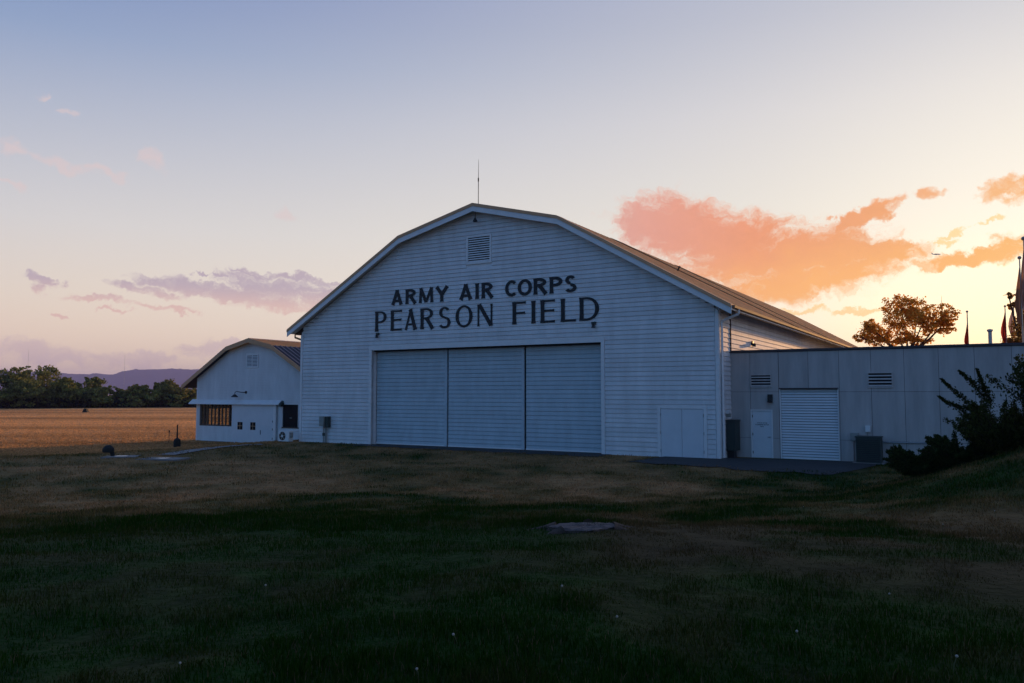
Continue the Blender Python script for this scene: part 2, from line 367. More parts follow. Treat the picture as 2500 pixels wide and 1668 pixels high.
def dryness(x, y):
    hx, hy = hfr(x, y); d = np.hypot(x, y); az = np.degrees(np.arctan2(x, y))
    n = fbm(x * .22 + 9, y * .22, 5); n2 = fbm(x * .9 + 3, y * .9 + 8, 4)
    field = sstep(24, 34, -hx) * sstep(-16, -3, hy + .25 * (-hx - 28))
    field = np.maximum(field, sstep(55, 75, d))
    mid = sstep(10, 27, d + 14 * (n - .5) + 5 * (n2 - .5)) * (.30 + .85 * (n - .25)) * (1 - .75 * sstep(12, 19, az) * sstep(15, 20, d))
    rightp = .80 * sstep(1, 9, az) * (1 - sstep(15.5, 18, d)) * sstep(6, 9.5, d) * sstep(.40, .62, n * .5 + n2 * .6)
    nearm = .32 * sstep(.54, .70, n2) * (1 - sstep(10, 16, d))
    D = np.clip(np.maximum.reduce([mid + 1.25 * (n2 - .5) * sstep(11, 18, d), rightp, nearm]), 0, 1)
    return np.clip(np.maximum(D, field), 0, 1), field
def ground_colour(x, y):
    D, field = dryness(x, y)
    n = fbm(x * 1.3 + 50, y * 1.3, 3)[:, None]
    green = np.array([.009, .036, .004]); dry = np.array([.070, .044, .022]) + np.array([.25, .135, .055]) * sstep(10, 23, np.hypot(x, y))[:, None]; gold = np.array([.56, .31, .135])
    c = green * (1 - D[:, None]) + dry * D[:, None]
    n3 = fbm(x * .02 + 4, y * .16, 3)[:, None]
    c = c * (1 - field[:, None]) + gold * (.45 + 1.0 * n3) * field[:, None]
    return c * (.75 + .5 * n)
def build_ground():
    rr = [0.0] + list(np.geomspace(1.2, 9500, 230)); rr = np.array(rr)
    th = np.concatenate([np.linspace(-48, 48, 289), np.linspace(52, 308, 65)]); th = np.radians(th)
    na = len(th); X = rr[:, None] * np.sin(th)[None]; Y = rr[:, None] * np.cos(th)[None]
    x = X.ravel(); y = Y.ravel(); z = terr(x, y); V = np.stack([x, y, z], 1)
    i = np.arange(len(rr) - 1)[:, None] * na; k = np.arange(na)[None]; k2 = (k + 1) % na
    F = np.stack([i + k, i + na + k, i + na + k2, i + k2], -1).reshape(-1, 4)
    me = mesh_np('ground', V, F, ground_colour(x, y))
    o = link('ground', me, 'ground', smooth=True); o['kind'] = 'structure'
build_ground()

def drape(name, poly_h, mat, n=(24, 14), lift=.02):      # a sheet on the terrain, given by four corners in the hangar frame
    a, b, c, d = [np.array(p, float) for p in poly_h]; V = []; F = []
    for j in range(n[1] + 1):
        for i in range(n[0] + 1):
            s, t = i / n[0], j / n[1]; p = (a * (1 - s) + b * s) * (1 - t) + (d * (1 - s) + c * s) * t
            if 0 < j < n[1] + 1: p = p + np.array([(vnoise(np.array(i * .7), np.array(j * .9 + 3.)) - .5) * .5 * (j == n[1]), (vnoise(np.array(i * .8), np.array(j * .6)) - .5) * .9 * (j == n[1])])
            w = H(p[0], p[1]); V.append((w[0], w[1], float(terr(w[0], w[1])) + lift))
    w_ = n[0] + 1
    for j in range(n[1]):
        for i in range(n[0]): F.append((j * w_ + i, j * w_ + i + 1, (j + 1) * w_ + i + 1, (j + 1) * w_ + i))
    me = bpy.data.meshes.new(name); me.from_pydata(V, [], F); me.update()
    o = link(name, me, mat); o['kind'] = 'structure'; return o
drape('driveway', [(-2.6, .25), (6.9, 1.7), (5.6, -5.2), (-3.2, -3.6)], 'asphalt', lift=.03)
drape('door_apron', [(-21.6, .12), (-5.4, .12), (-5.4, -1.9), (-21.2, -1.5)], 'asphalt', (40, 6), lift=.02)

def build_hills():
    n = 900; az = np.linspace(-75, 75, n); Rk = 8000.0
    el = 1.22 + .38 * sstep(-27.5, -24.5, az) - .15 * sstep(-21.8, -20, az) + .45 * (fbm(az * .35 + 40, az * 0 + 2.) - .5) + .10 * sstep(-27.2, -26.6, -az - 54)
    el = el + .10 * (fbm(az * 4 + 11, az * 0 + 7., 4) - .5) + .06 * (vnoise(az * 9, az * 0 + 1.) - .5)
    V = []; F = []
    lay = [(-.2, 0.0), (.0, .35), (.45, .7), (1.0, 1.0), (1.6, .85), (2.4, 0.0)]
    for q, (dr, hf) in enumerate(lay):
        rad = Rk + dr * 450
        zz = 3 + np.tan(np.radians(el)) * Rk * hf * (1 + .12 * (fbm(az * 2 + q * 9, az * 0 + q * 3.) - .5)) if 0 < hf < 1 else (3 + np.tan(np.radians(el)) * rad if hf == 1 else np.full(n, -2.0))
        V.append(np.stack([rad * np.sin(np.radians(az)), rad * np.cos(np.radians(az)), zz], 1))
    V = np.concatenate(V)
    for q in range(len(lay) - 1):
        i = np.arange(n - 1); F.append(np.stack([q * n + i, q * n + i + 1, (q + 1) * n + i + 1, (q + 1) * n + i], 1))
    o = link('hills', mesh_np('hills', V, np.concatenate(F)), 'hill'); o['kind'] = 'structure'
build_hills()

# ------------------------------------------------------------------ hangar
BH = .228
def board(mb, xl0, xr0, xl1, xr1, z0, z1, y, proud=.050, top=.030):     # bevelled clapboard facing -y
    return mb.hexa([(xl0, y - proud, z0), (xr0, y - proud, z0), (xr0, y, z0), (xl0, y, z0), (xl1, y - top, z1), (xr1, y - top, z1), (xr1, y, z1), (xl1, y, z1)])
def clad(parent, x0, x1, z0, z1, y, holes=(), lim=None, step=BH, gap=.034, zbase=0.0, name='board', mat='siding'):
    k = math.floor((z0 - zbase) / step)
    while True:
        zb = zbase + k * step; zt = zb + step - gap; k += 1
        if zb >= z1 - .03: break
        zb = max(zb, z0); zt = min(zt, z1)
        if zt - zb < .04: continue
        segs = [(x0, x1)]
        for hx0, hx1, hz0, hz1 in holes:
            if zt <= hz0 + .01 or zb >= hz1 - .01: continue
            ns = []
            for a, b in segs:
                if hx1 <= a or hx0 >= b: ns.append((a, b)); continue
                if hx0 - a > .05: ns.append((a, hx0))
                if b - hx1 > .05: ns.append((hx1, b))
            segs = ns
        cut = []
        for a, b in segs:
            n = max(1, int((b - a) / 7.5)); e = [a] + [a + (b - a) * (q + 1 + random.uniform(-.3, .3)) / n for q in range(n - 1)] + [b]
            cut += [(p + (.003 if q else 0), r) for q, (p, r) in enumerate(zip(e[:-1], e[1:]))]
        for a, b in cut:
            a0 = a1 = a; b0 = b1 = b
            if lim:
                l0, r0 = lim(zb); l1, r1 = lim(zt); a0 = max(a, l0); b0 = min(b, r0); a1 = max(a, l1); b1 = min(b, r1)
                if b1 - a1 < .15: continue
            board(MB(), a0, b0, a1, b1, zb, zt, y).build(name, mat, parent)
def cells(mb, x0, x1, z0, z1, y0, y1, holes):            # a wall slab with rectangular openings
    xs = sorted({x0, x1, *[v for h in holes for v in h[:2] if x0 < v < x1]}); zs = sorted({z0, z1, *[v for h in holes for v in h[2:] if z0 < v < z1]})
    for i in range(len(xs) - 1):
        for j in range(len(zs) - 1):
            cx, cz = (xs[i] + xs[i + 1]) / 2, (zs[j] + zs[j + 1]) / 2
            if any(h[0] < cx < h[1] and h[2] < cz < h[3] for h in holes): continue
            mb.box(xs[i], xs[i + 1], y0, y1, zs[j], zs[j + 1])
    return mb
W, LEN = 26.75, 57.0
RP = [(.77, 7.03), (-8.15, 12.16), (-13.37, 13.46), (-18.59, 12.16), (-27.52, 7.03)]      # roof line, (x, z)
def roofz(x, P=RP):
    for (a, za), (b, zb) in zip(P[:-1], P[1:]):
        if b <= x <= a: return za + (zb - za) * (x - a) / (b - a)
    return P[0][1]
def roofx(z, P=RP, drop=0.0):
    z = z + drop; r = P[2][0]; l = P[2][0]
    for (a, za), (b, zb) in ((P[0], P[1]), (P[1], P[2])):
        if z <= zb: r = a + (b - a) * (z - za) / (zb - za); break
    for (a, za), (b, zb) in ((P[4], P[3]), (P[3], P[2])):
        if z <= zb: l = a + (b - a) * (z - za) / (zb - za); break
    return l, r
def slope_mesh(P0, P1, ya, yb, pitch=.42, rib=.07, hgt=.045):
    (xa, za), (xb, zb) = P0, P1; d = math.hypot(xb - xa, zb - za); nx, nz = -(zb - za) / d, (xb - xa) / d
    if nz < 0: nx, nz = -nx, -nz
    prof = []; y = ya
    while y < yb - pitch:
        prof += [(y, 0), (y + pitch - 2 * rib, 0), (y + pitch - 1.6 * rib, hgt), (y + pitch - .4 * rib, hgt)]; y += pitch
    prof.append((yb, 0))
    mb = MB(); n = len(prof)
    pts = [(xa + nx * h, yy, za + nz * h) for yy, h in prof] + [(xb + nx * h, yy, zb + nz * h) for yy, h in prof]
    mb.poly(pts, [(i, i + 1, n + i + 1, n + i) for i in range(n - 1)]); return mb
def build_hangar():
    t = thing('hangar', 'large white clapboard hangar with gambrel roof and black lettering over three tall doors', 'hangar', H(0, 0, 0), HROT)
    DX0, DX1, DZ = -20.90, -5.93, 5.60                       # big door opening
    SX0, SX1, SZ = -2.84, -.74, 2.26                         # small double door
    VX0, VX1, VZ0, VZ1 = -13.98, -12.55, 10.32, 11.70        # louvre vent
    fw = MB()
    holes = [(DX0, DX1, -1, DZ)]
    cells(fw, -W, 0, 0.0, 6.9, 0, .2, holes)
    fw.prism([(0, 6.9), (-8.15, 11.95), (-13.37, 13.25), (-18.59, 11.95), (-W, 6.9)], 0, .2)
    fwall = fw.build('front_wall', 'trim', t)
    clad(fwall, -W + .16, -.16, 0.0, 13.2, 0, [(DX0 - .2, DX1 + .2, 0, DZ + .26), (SX0 - .16, SX1 + .16, 0, SZ + .22), (VX0 - .13, VX1 + .13, VZ0 - .13, VZ1 + .13)], lambda z: roofx(z, drop=.30))
    MB().box(-W - .03, -W + .14, -.06, .0, 0, 6.75).build('corner_board', 'trim', t)
    MB().box(-.14, .03, -.06, .0, 0, 6.75).build('corner_board', 'trim', t)
    MB().box(-W, -DX1 * 0 + DX0, -.012, .0, -.35, 0).build('plinth', 'plinth', t)
    MB().box(DX1, 0, -.012, .0, -.35, 0).build('plinth', 'plinth', t)
    # door surround
    MB().box(DX0 - .19, DX1 + .19, -.075, -.002, DZ, DZ + .25).build('door_header', 'trim', t)
    MB().box(DX0 - .19, DX0, -.07, .42, 0, DZ - .002).build('door_jamb', 'trim', t)
    MB().box(DX1, DX1 + .19, -.07, .42, 0, DZ - .002).build('door_jamb', 'trim', t)
    MB().box(DX0 + .002, DX1 - .002, .16, .62, DZ - .07, DZ + .1).build('door_track_shade', 'dark', t)  # track beam; its black also paints the shade atop the door recess
    MB().box(DX0, DX1, .70, .75, -.02, DZ + .1).build('back_panel', 'dark', t)
    MB().box(DX0, DX1, -.02, .7, -.12, .004).build('sill', 'plinth', t)
    for i, (a, b, yy) in enumerate(((DX0 + .02, -15.70, .46), (-15.60, -10.64, .44), (-10.54, DX1 - .02, .46))):
        d = MB().box(a, b, yy, yy + .07, .04, DZ - .02).build('hangar_door', 'doorboard', t)
        clad(d, a + .02, b - (.02 if i == 2 else .16), .05, DZ - .03, yy, zbase=.05, mat='doorboard')
        if i < 2: MB().box(b - .16, b, yy - .055, yy, .04, DZ - .03).build('stile', 'doorboard', d)
        MB().box(a, b, yy - .05, yy - .036, .03, .10).build('bottom_rail', 'trim', d)
    for xx in (-15.622, -10.562): MB().box(xx - .04, xx + .015, .50, .60, .02, DZ - .02).build('door_gap_post', 'dark', t)
    # small double door
    MB().box(SX0 - .155, SX0, -.06, -.001, 0, SZ + .04).build('door_casing', 'trim', t)
    MB().box(SX1, SX1 + .155, -.06, -.001, 0, SZ + .04).build('door_casing', 'trim', t)
    MB().box(SX0 - .155, SX1 + .155, -.062, -.001, SZ + .042, SZ + .2).build('door_casing', 'trim', t)
    xm = (SX0 + SX1) / 2
    for a, b, hx in ((SX0 + .015, xm - .008, SX0), (xm + .008, SX1 - .015, SX1)):
        d = MB().box(a, b, -.045, -.004, -.06, SZ + .02).build('service_door', 'doorpaint', t)
        for zz in (.30, 1.15, 2.0): MB().box(hx - .02, hx + .02, -.066, -.0605, zz - .07, zz + .07).build('hinge', 'steel', d)
    MB().box(xm - .11, xm - .05, -.08, -.046, 1.36, 1.42).build('latch', 'white', t)
    # louvre vent
    for a, b, c, d in ((VX0 - .12, VX0, VZ0 - .12, VZ1 + .12), (VX1, VX1 + .12, VZ0 - .12, VZ1 + .12)): MB().box(a, b, -.07, -.001, c, d).build('vent_frame', 'trim', t)
    for c, d in ((VZ0 - .12, VZ0), (VZ1, VZ1 + .12)): MB().box(VX0 + .001, VX1 - .001, -.068, -.001, c, d).build('vent_frame', 'trim', t)
    vb = MB().box(VX0, VX1, -.006, -.001, VZ0, VZ1).build('vent', 'dark', t)
    ns = 11; st = (VZ1 - VZ0) / ns
    for k in range(ns):
        z = VZ0 + k * st
        MB().hexa([(VX0, -.066, z + .01), (VX1, -.066, z + .01), (VX1, -.055, z + .0), (VX0, -.055, z + .0), (VX0, -.02, z + st * .62), (VX1, -.02, z + st * .62), (VX1, -.01, z + st * .58), (VX0, -.01, z + st * .58)]).build('slat', 'trim', vb)
    # other walls
    sw = MB().box(-.2, 0, .2, LEN, 0, 7.2).build('side_wall', 'trim', t)
    def side_board(y0, y1, z0, z1):
        MB().hexa([(0.0, y0, z0), (.050, y0, z0), (.050, y1, z0), (0.0, y1, z0), (0.0, y0, z1), (.030, y0, z1), (.030, y1, z1), (0.0, y1, z1)]).build('board', 'siding', sw)
    k = 0
    while k * BH < 7.0:
        z0 = k * BH; z1 = min(z0 + BH - .034, 7.05)
        side_board(.06, 1.86, z0, z1)
        if z0 > 4.85: side_board(1.98, LEN - .02, z0, z1)
        k += 1
    MB().box(.002, .075, 1.88, 1.96, 5.0, 6.9).build('seam_trim', 'darkstrip', t)
    MB().box(.0, .06, 0.0, .055, 0, 6.75).build('corner_board', 'trim', t)
    MB().box(-W, -W + .2, .2, LEN, 0, 7.2).build('side_wall', 'siding', t)
    MB().prism([(0, 0), (0, 6.9), (-8.15, 11.95), (-13.37, 13.25), (-18.59, 11.95), (-W, 6.9), (-W, 0)], LEN - .2, LEN).build('rear_wall', 'siding', t)
    # roof
    Y0, Y1 = -.50, LEN + .5
    for i in range(4):
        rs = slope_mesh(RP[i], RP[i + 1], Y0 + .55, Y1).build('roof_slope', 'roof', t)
        (xa, za), (xb, zb) = RP[i], RP[i + 1]
        MB().hexa([(xa, Y0, za - .20), (xb, Y0, zb - .20), (xb, Y1, zb - .20), (xa, Y1, za - .20), (xa, Y0, za - .012), (xb, Y0, zb - .012), (xb, Y1, zb - .012), (xa, Y1, za - .012)]).build('roof_deck', 'trim', t)
        # bargeboard and metal flashing along the front edge
        e = .0
        MB().hexa([(xa, Y0 - .045, za - .40), (xb, Y0 - .045, zb - .40), (xb, Y0 - .003, zb - .40), (xa, Y0 - .003, za - .40), (xa, Y0 - .045, za - .03), (xb, Y0 - .045, zb - .03), (xb, Y0 - .003, zb - .03), (xa, Y0 - .003, za - .03)]).build('bargeboard', 'trim', t)
        MB().hexa([(xa, Y0 - .08, za - .11), (xb, Y0 - .08, zb - .11), (xb, Y0 - .047, zb - .11), (xa, Y0 - .047, za - .11), (xa, Y0 - .08, za + .06), (xb, Y0 - .08, zb + .06), (xb, Y0 - .047, zb + .06), (xa, Y0 - .047, za + .06)]).build('flashing', 'flashing', t)
        MB().hexa([(xa, Y0 - .046, za - .005), (xb, Y0 - .046, zb - .005), (xb, Y0 + .56, zb - .005), (xa, Y0 + .56, za - .005), (xa, Y0 - .046, za + .06), (xb, Y0 - .046, zb + .06), (xb, Y0 + .56, zb + .075), (xa, Y0 + .56, za + .075)]).build('flashing', 'flashing', t)
        if i == 0:
            def onroof(s, y, h): return (xa + (xb - xa) * s - .0 + h * .5, y, za + (zb - za) * s + h * .86)
            for ya, yb, wd in ((15.4, 6.2, 2.0), (27.5, 17.5, 2.0)):  # two dark brown bands running diagonally across the right slope
                MB().hexa([onroof(.005, ya, .052), onroof(.995, yb, .052), onroof(.995, yb + wd, .052), onroof(.005, ya + wd, .052), onroof(.005, ya, .075), onroof(.995, yb, .075), onroof(.995, yb + wd, .075), onroof(.005, ya + wd, .075)]).build('roof_strip', 'darkstrip', rs)
            MB().tube([onroof(.62, 8.3, -.02), onroof(.62, 8.3, .28)], .05).build('vent_pipe', 'black', rs)
            MB().lathe([(.02, 0), (.10, .01), (.02, .07)], 10, onroof(.62, 8.3, .28)).build('vent_cap', 'black', rs)
    MB().prism([(-13.37 - .28, 13.46 - .03), (-13.37, 13.50), (-13.37 + .28, 13.46 - .03), (-13.37, 13.545)], Y0 + .2, Y1).build('ridge_cap', 'flashing', t)
    for xo, xi in ((.75, .06), (-27.50, -26.81)):
        MB().hexa([(xo, Y0 + .6, 6.79), (xi, Y0 + .6, 7.19 - .0), (xi, Y1, 7.19), (xo, Y1, 6.79), (xo, Y0 + .6, 6.815), (xi, Y0 + .6, 7.21), (xi, Y1, 7.21), (xo, Y1, 6.815)]).build('eave_shade_soffit', 'wood', t)  # brown colour paints in the shade under the side eaves
    # eaves: gutters and downpipes
    for s, xe in ((1, .77), (-1, -27.52)):
        x0, x1 = (xe + .003, xe + .13) if s > 0 else (xe - .13, xe - .003)
        MB().poly([(x0, Y0 + .1, 6.90), (x1, Y0 + .1, 6.93), (x1, Y0 + .1, 7.05), (x0, Y0 + .1, 7.05), (x0, Y1, 6.90), (x1, Y1, 6.93), (x1, Y1, 7.05), (x0, Y1, 7.05)], [(0, 1, 5, 4), (1, 2, 6, 5), (0, 3, 2, 1), (4, 5, 6, 7), (3, 0, 4, 7), (2, 3, 7, 6)]).build('gutter', 'gutter', t)
    dp = MB()
    def pipe(pts, w=.05):
        for p, q in zip(pts[:-1], pts[1:]): dp.tube([p, q], w * 1.25, 4)
    pipe([(.84, .45, 6.93), (.84, .45, 6.72), (.12, .16, 6.38), (.12, .16, .06)]); dp.build('downpipe', 'trim', t)
    dp = MB(); pipe([(-27.45, .1, 6.92), (-27.45, .1, 6.62), (-26.86, .1, 6.45), (-26.86, .1, 0.06)]); dp.build('downpipe', 'flashing', t)
    return t
hangar = build_hangar()

# lettering ------------------------------------------------------------------
def stroke(mb, p, q, w, y, flare=.35, depth=.02):
    p = np.array(p, float); q = np.array(q, float); d = q - p; n = np.array([-d[1], d[0]]) / np.hypot(*d); K = 8
    ws = w if isinstance(w, tuple) else (w, w)
    l = []; r = []
    for k in range(K + 1):
        t = k / K; h = (ws[0] * (1 - t) + ws[1] * t) / 2 * (1 + flare * abs(2 * t - 1) ** 5); c = p + d * t; l.append(c + n * h); r.append(c - n * h)
    strip(mb, l, r, y, depth)
def strip(mb, l, r, y, depth):
    m = len(l); pts = [(a[0], y - depth, a[1]) for a in l] + [(a[0], y - depth, a[1]) for a in r] + [(a[0], y, a[1]) for a in l] + [(a[0], y, a[1]) for a in r]
    f = []
    for i in range(m - 1):
        f += [(i, i + 1, m + i + 1, m + i), (2 * m + i, 2 * m + i + 1, i + 1, i), (m + i, m + i + 1, 3 * m + i + 1, 3 * m + i)]
    f += [(0, m, 3 * m, 2 * m), (m - 1, 2 * m - 1, 4 * m - 1, 3 * m - 1)]
    mb.poly(pts, f)
def arc(mb, c, rx, ry, a0, a1, thick, thin, y, depth=.02, K=26, slant=0.0):
    l = []; r = []
    for k in range(K + 1):
        a = R(a0 + (a1 - a0) * k / K); th = thin + (thick - thin) * abs(math.cos(a)) ** 1.3
        o = np.array([c[0] + rx * math.cos(a), c[1] + ry * math.sin(a)]); i = np.array([c[0] + (rx - th) * math.cos(a), c[1] + (ry - min(th, thin * 1.15)) * math.sin(a)])
        l.append(o); r.append(i)
    strip(mb, l, r, y, depth)
def letter(ch, x0, x1, z0, z1, bold, parent):
    mb = MB(); w = x1 - x0; h = z1 - z0; Y = [-.052]
    tk = (.205 if bold else .215) * (h / .86 if bold else h / 1.2) * (1 if bold else 1.0); tn = .145 * h / .86 if bold else .105
    def P(u, v): return (x0 + u * w, z0 + v * h)
    def S(a, b, wd=None, fl=.3): Y[0] -= .0015; stroke(mb, P(*a), P(*b), wd or tk, Y[0], fl)
    def AR(c, rx, ry, a0, a1, a=None, b=None): Y[0] -= .0015; arc(mb, P(*c), rx * w, ry * h, a0, a1, a or tk, b or tn, Y[0])
    e = tk / 2 / w
    if ch == 'A': S((.14, 0), (.52, 1), tk if bold else tn * 1.2); S((.86, 0), (.48, 1), tk); S((.28, .27), (.72, .27), tn, 0)
    elif ch == 'R': S((e, 0), (e, 1)); AR((.42, .74), .50, .26, -90, 90); S((e, 1 - tn / 2 / h), (.45, 1 - tn / 2 / h), tn, 0); S((e, .48 + tn / 2 / h), (.45, .48 + tn / 2 / h), tn, 0); S((.45, .52), (.90, 0), tk)
    elif ch == 'P': S((e, 0), (e, 1)); AR((.46, .71), .53, .29, -90, 90); S((e, 1 - tn / 2 / h), (.5, 1 - tn / 2 / h), tn, 0); S((e, .42 + tn / 2 / h), (.5, .42 + tn / 2 / h), tn, 0)
    elif ch == 'M': S((.09, 0), (.13, 1), tk * .85); S((.91, 0), (.87, 1), tk * .85); S((.12, 1), (.50, .04), tk * .95, .1); S((.88, 1), (.50, .04), tk * .8, .1)
    elif ch == 'Y': S((.10, 1), (.52, .45), tk); S((.92, 1), (.50, .45), tk); S((.5, .52), (.5, 0))
    elif ch == 'I': S((.5, 0), (.5, 1))
    elif ch == 'C': AR((.56, .5), .56, .51, 48, 312)
    elif ch == 'O': AR((.5, .5), .5, .515, 0, 360)
    elif ch == 'S':
        AR((.50, .74), .44, .265, 30, 270, tk * .95, tn); AR((.50, .26), .50, .275, 90, -150, tk * .95, tn)
    elif ch == 'E': S((e, 0), (e, 1)); S((e, 1 - tn / 2 / h), (1, 1 - tn / 2 / h), tn, .3); S((e, .53), (.95, .53), tn, .3); S((e, tn / 2 / h), (1, tn / 2 / h), tn, .3)
    elif ch == 'F': S((e, 0), (e, 1)); S((e, 1 - tn / 2 / h), (1, 1 - tn / 2 / h), tn, .3); S((e, .50), (.95, .50), tn, .3)
    elif ch == 'L': S((e, 0), (e, 1)); S((e, tn / 2 / h), (1, tn / 2 / h), tn, .3)
    elif ch == 'N': S((.06, 0), (.06, 1), tn); S((.94, 0), (.94, 1), tn); S((.12, 1), (.90, .02), tk, .05)
    elif ch == 'D': S((e, 0), (e, 1)); AR((.36, .5), .64, .5, -90, 90); S((e, 1 - tn / 2 / h), (.38, 1 - tn / 2 / h), tn, 0); S((e, tn / 2 / h), (.38, tn / 2 / h), tn, 0)
    mb.build('letter', 'letter', parent)
sign = MB().box(-20.55, -6.1, -.0515, -.0505, 8.195, 8.205).build('lettering_rule', 'siding', hangar)
for ch, a, b in [('A', 19.43, 18.56), ('R', 18.35, 17.56), ('M', 17.37, 16.36), ('Y', 16.21, 15.31), ('A', 14.57, 13.67), ('I', 13.46, 13.26), ('R', 13.06, 12.3), ('C', 11.55, 10.82), ('O', 10.76, 9.89), ('R', 9.78, 8.96), ('P', 8.82, 8.07), ('S', 7.95, 7.27)]:
    letter(ch, -a, -b, 8.24, 9.10, True, hangar)
for ch, a, b in [('P', 20.63, 19.77), ('E', 19.44, 18.62), ('A', 18.46, 17.5), ('R', 17.25, 16.29), ('S', 15.98, 15.14), ('O', 14.8, 13.66), ('N', 13.33, 12.36), ('F', 11.08, 10.27), ('I', 9.93, 9.67), ('E', 9.36, 8.52), ('L', 8.16, 7.31), ('D', 7.09, 6.01)]:
    letter(ch, -a, -b, 6.72, 7.92, False, hangar)

# things on and beside the hangar ----------------------------------------------
def HT(name, label, cat, x, y, z, group=None): return thing(name, label, cat, H(x, y, z), HROT, group)
for lx, lz, lb in ((-20.42, 6.62, 'small dark floodlight on the hangar wall under the letter P of Pearson'), (-6.30, 6.62, 'small dark floodlight on the hangar wall under the letter D of Field')):
    t = HT('wall_floodlight', lb, 'floodlight', lx, -.035, lz, 'floodlights under the hangar lettering')
    MB().box(-.11, .11, -.10, .0, -.12, .02).build('junction_box', 'green', t)
    MB().tube([(0, -.08, -.08), (0, -.17, -.16)], .03, 6).build('bracket', 'black', t)
    MB().lathe([(.02, .10), (.07, .07), (.10, -.08), (.0, -.09)], 12, (.03, -.17, -.22)).build('lamp_head', 'black', t)
t = HT('whip_antenna', 'thin whip antenna standing on the hangar roof ridge', 'antenna', -13.5, .25, 13.50)
MB().tube([(0, 0, -.1), (0, 0, 1.5)], .022, 6).build('mast', 'black', t)
MB().tube([(0, 0, 1.42), (0, 0, 1.62)], .04, 6).build('base_coil', 'black', t)
MB().tube([(0, 0, 1.6), (.01, 0, 2.68)], [.016, .008], 6).build('whip', 'black', t)
t = HT('bell', 'small black horn hanging under the peak of the hangar gable', 'horn', -13.35, -.30, 12.72)
MB().tube([(0, 0, .35), (0, 0, 0)], .025, 6).build('hanger', 'black', t)
MB().lathe([(.03, .02), (.07, -.05), (.14, -.20), (.13, -.20), (.02, -.03)], 14).build('horn_cone', 'black', t)
t = HT('electrical_box', 'grey electrical box on conduit legs against the hangar wall', 'electrical box', -24.45, -.036, 0)
MB().box(-.32, .06, -.34, -.05, 1.02, 1.62).build('box', 'grey', t); MB().box(-.30, .04, -.355, -.342, 1.04, 1.60).build('cover', 'grey', t)
MB().box(.065, .33, -.26, -.01, .95, 1.62).build('meter_box', 'green', t)
for xx in (-.14, .0, .10): MB().tube([(xx, -.12, -.05), (xx, -.12, 1.03)], .03, 8).build('conduit', 'grey', t)
MB().box(-.20, -.02, -.17, -.07, .42, .60).build('coupling', 'green', t)
t = HT('heat_pump', 'white heat pump unit on the ground by the hangar corner', 'heat pump', -27.25, -.9, float(terr(*H(-27.25, -.9)[:2])))
MB().box(-.48, .45, 0, .34, .06, .72).build('casing', 'white', t)
MB().box(-.44, -.34, .02, .32, -.05, .06).build('foot', 'black', t); MB().box(.30, .40, .02, .32, -.05, .06).build('foot', 'black', t)
fr = MB().tube([(-.12, -.012, .39), (-.12, -.001, .39)], .27, 28).build('fan_grille', 'black', t)
MB().tube([(-.12, -.03, .39), (-.12, -.013, .39)], .08, 14).build('fan_hub', 'white', fr)
for k in range(6):
    a = k * math.pi / 3; MB().hexa([(-.12 + .07 * math.cos(a), -.02, .39 + .07 * math.sin(a)), (-.12 + .25 * math.cos(a + .1), -.02, .39 + .25 * math.sin(a + .1)), (-.12 + .25 * math.cos(a + .1), -.014, .39 + .25 * math.sin(a + .1)), (-.12 + .07 * math.cos(a), -.014, .39 + .07 * math.sin(a)),
                                    (-.12 + .07 * math.cos(a + .4), -.02, .39 + .07 * math.sin(a + .4)), (-.12 + .25 * math.cos(a + .35), -.02, .39 + .25 * math.sin(a + .35)), (-.12 + .25 * math.cos(a + .35), -.014, .39 + .25 * math.sin(a + .35)), (-.12 + .07 * math.cos(a + .4), -.014, .39 + .07 * math.sin(a + .4))]).build('fan_blade', 'grey', fr)
MB().box(.455, .56, .05, .25, .30, .62).build('valve_cover', 'grey', t)
t = HT('side_wall_lamp', 'small dark lamp on the sunlit side wall of the hangar', 'wall lamp', .036, 6.0, 5.62)
MB().box(.0, .10, -.09, .09, -.05, .16).build('back_plate', 'black', t); MB().lathe([(.03, .06), (.09, .02), (.10, -.12), (0, -.13)], 10, (.14, 0, 0)).build('lamp_shade', 'black', t)
t = HT('utility_cabinet', 'dark blue-grey cabinet hung on the wall between hangar and annex', 'cabinet', .04, .95, .28)
MB().box(.0, .42, -.1, .8, .06, 1.45).build('body', 'green', t); MB().box(.02, .40, -.125, -.102, .08, 1.43).build('door', 'green', t); MB().box(-.02, .46, -.15, .82, 1.452, 1.50).build('lid', 'green', t)
MB().box(.05, .35, .0, .4, -.28, .05).build('stand', 'black', t)
t = HT('meter', 'small round meter with a pale glass above the utility cabinet', 'meter', .04, 1.0, 1.96)
MB().box(.0, .18, -.1, .12, -.05, .12).build('socket', 'grey', t); MB().tube([(.09, -.18, .20), (.09, -.02, .20)], .10, 14).build('dial', 'white', t); MB().tube([(.09, 0, .08), (.09, 0, .25)], .05, 8).build('neck', 'grey', t)

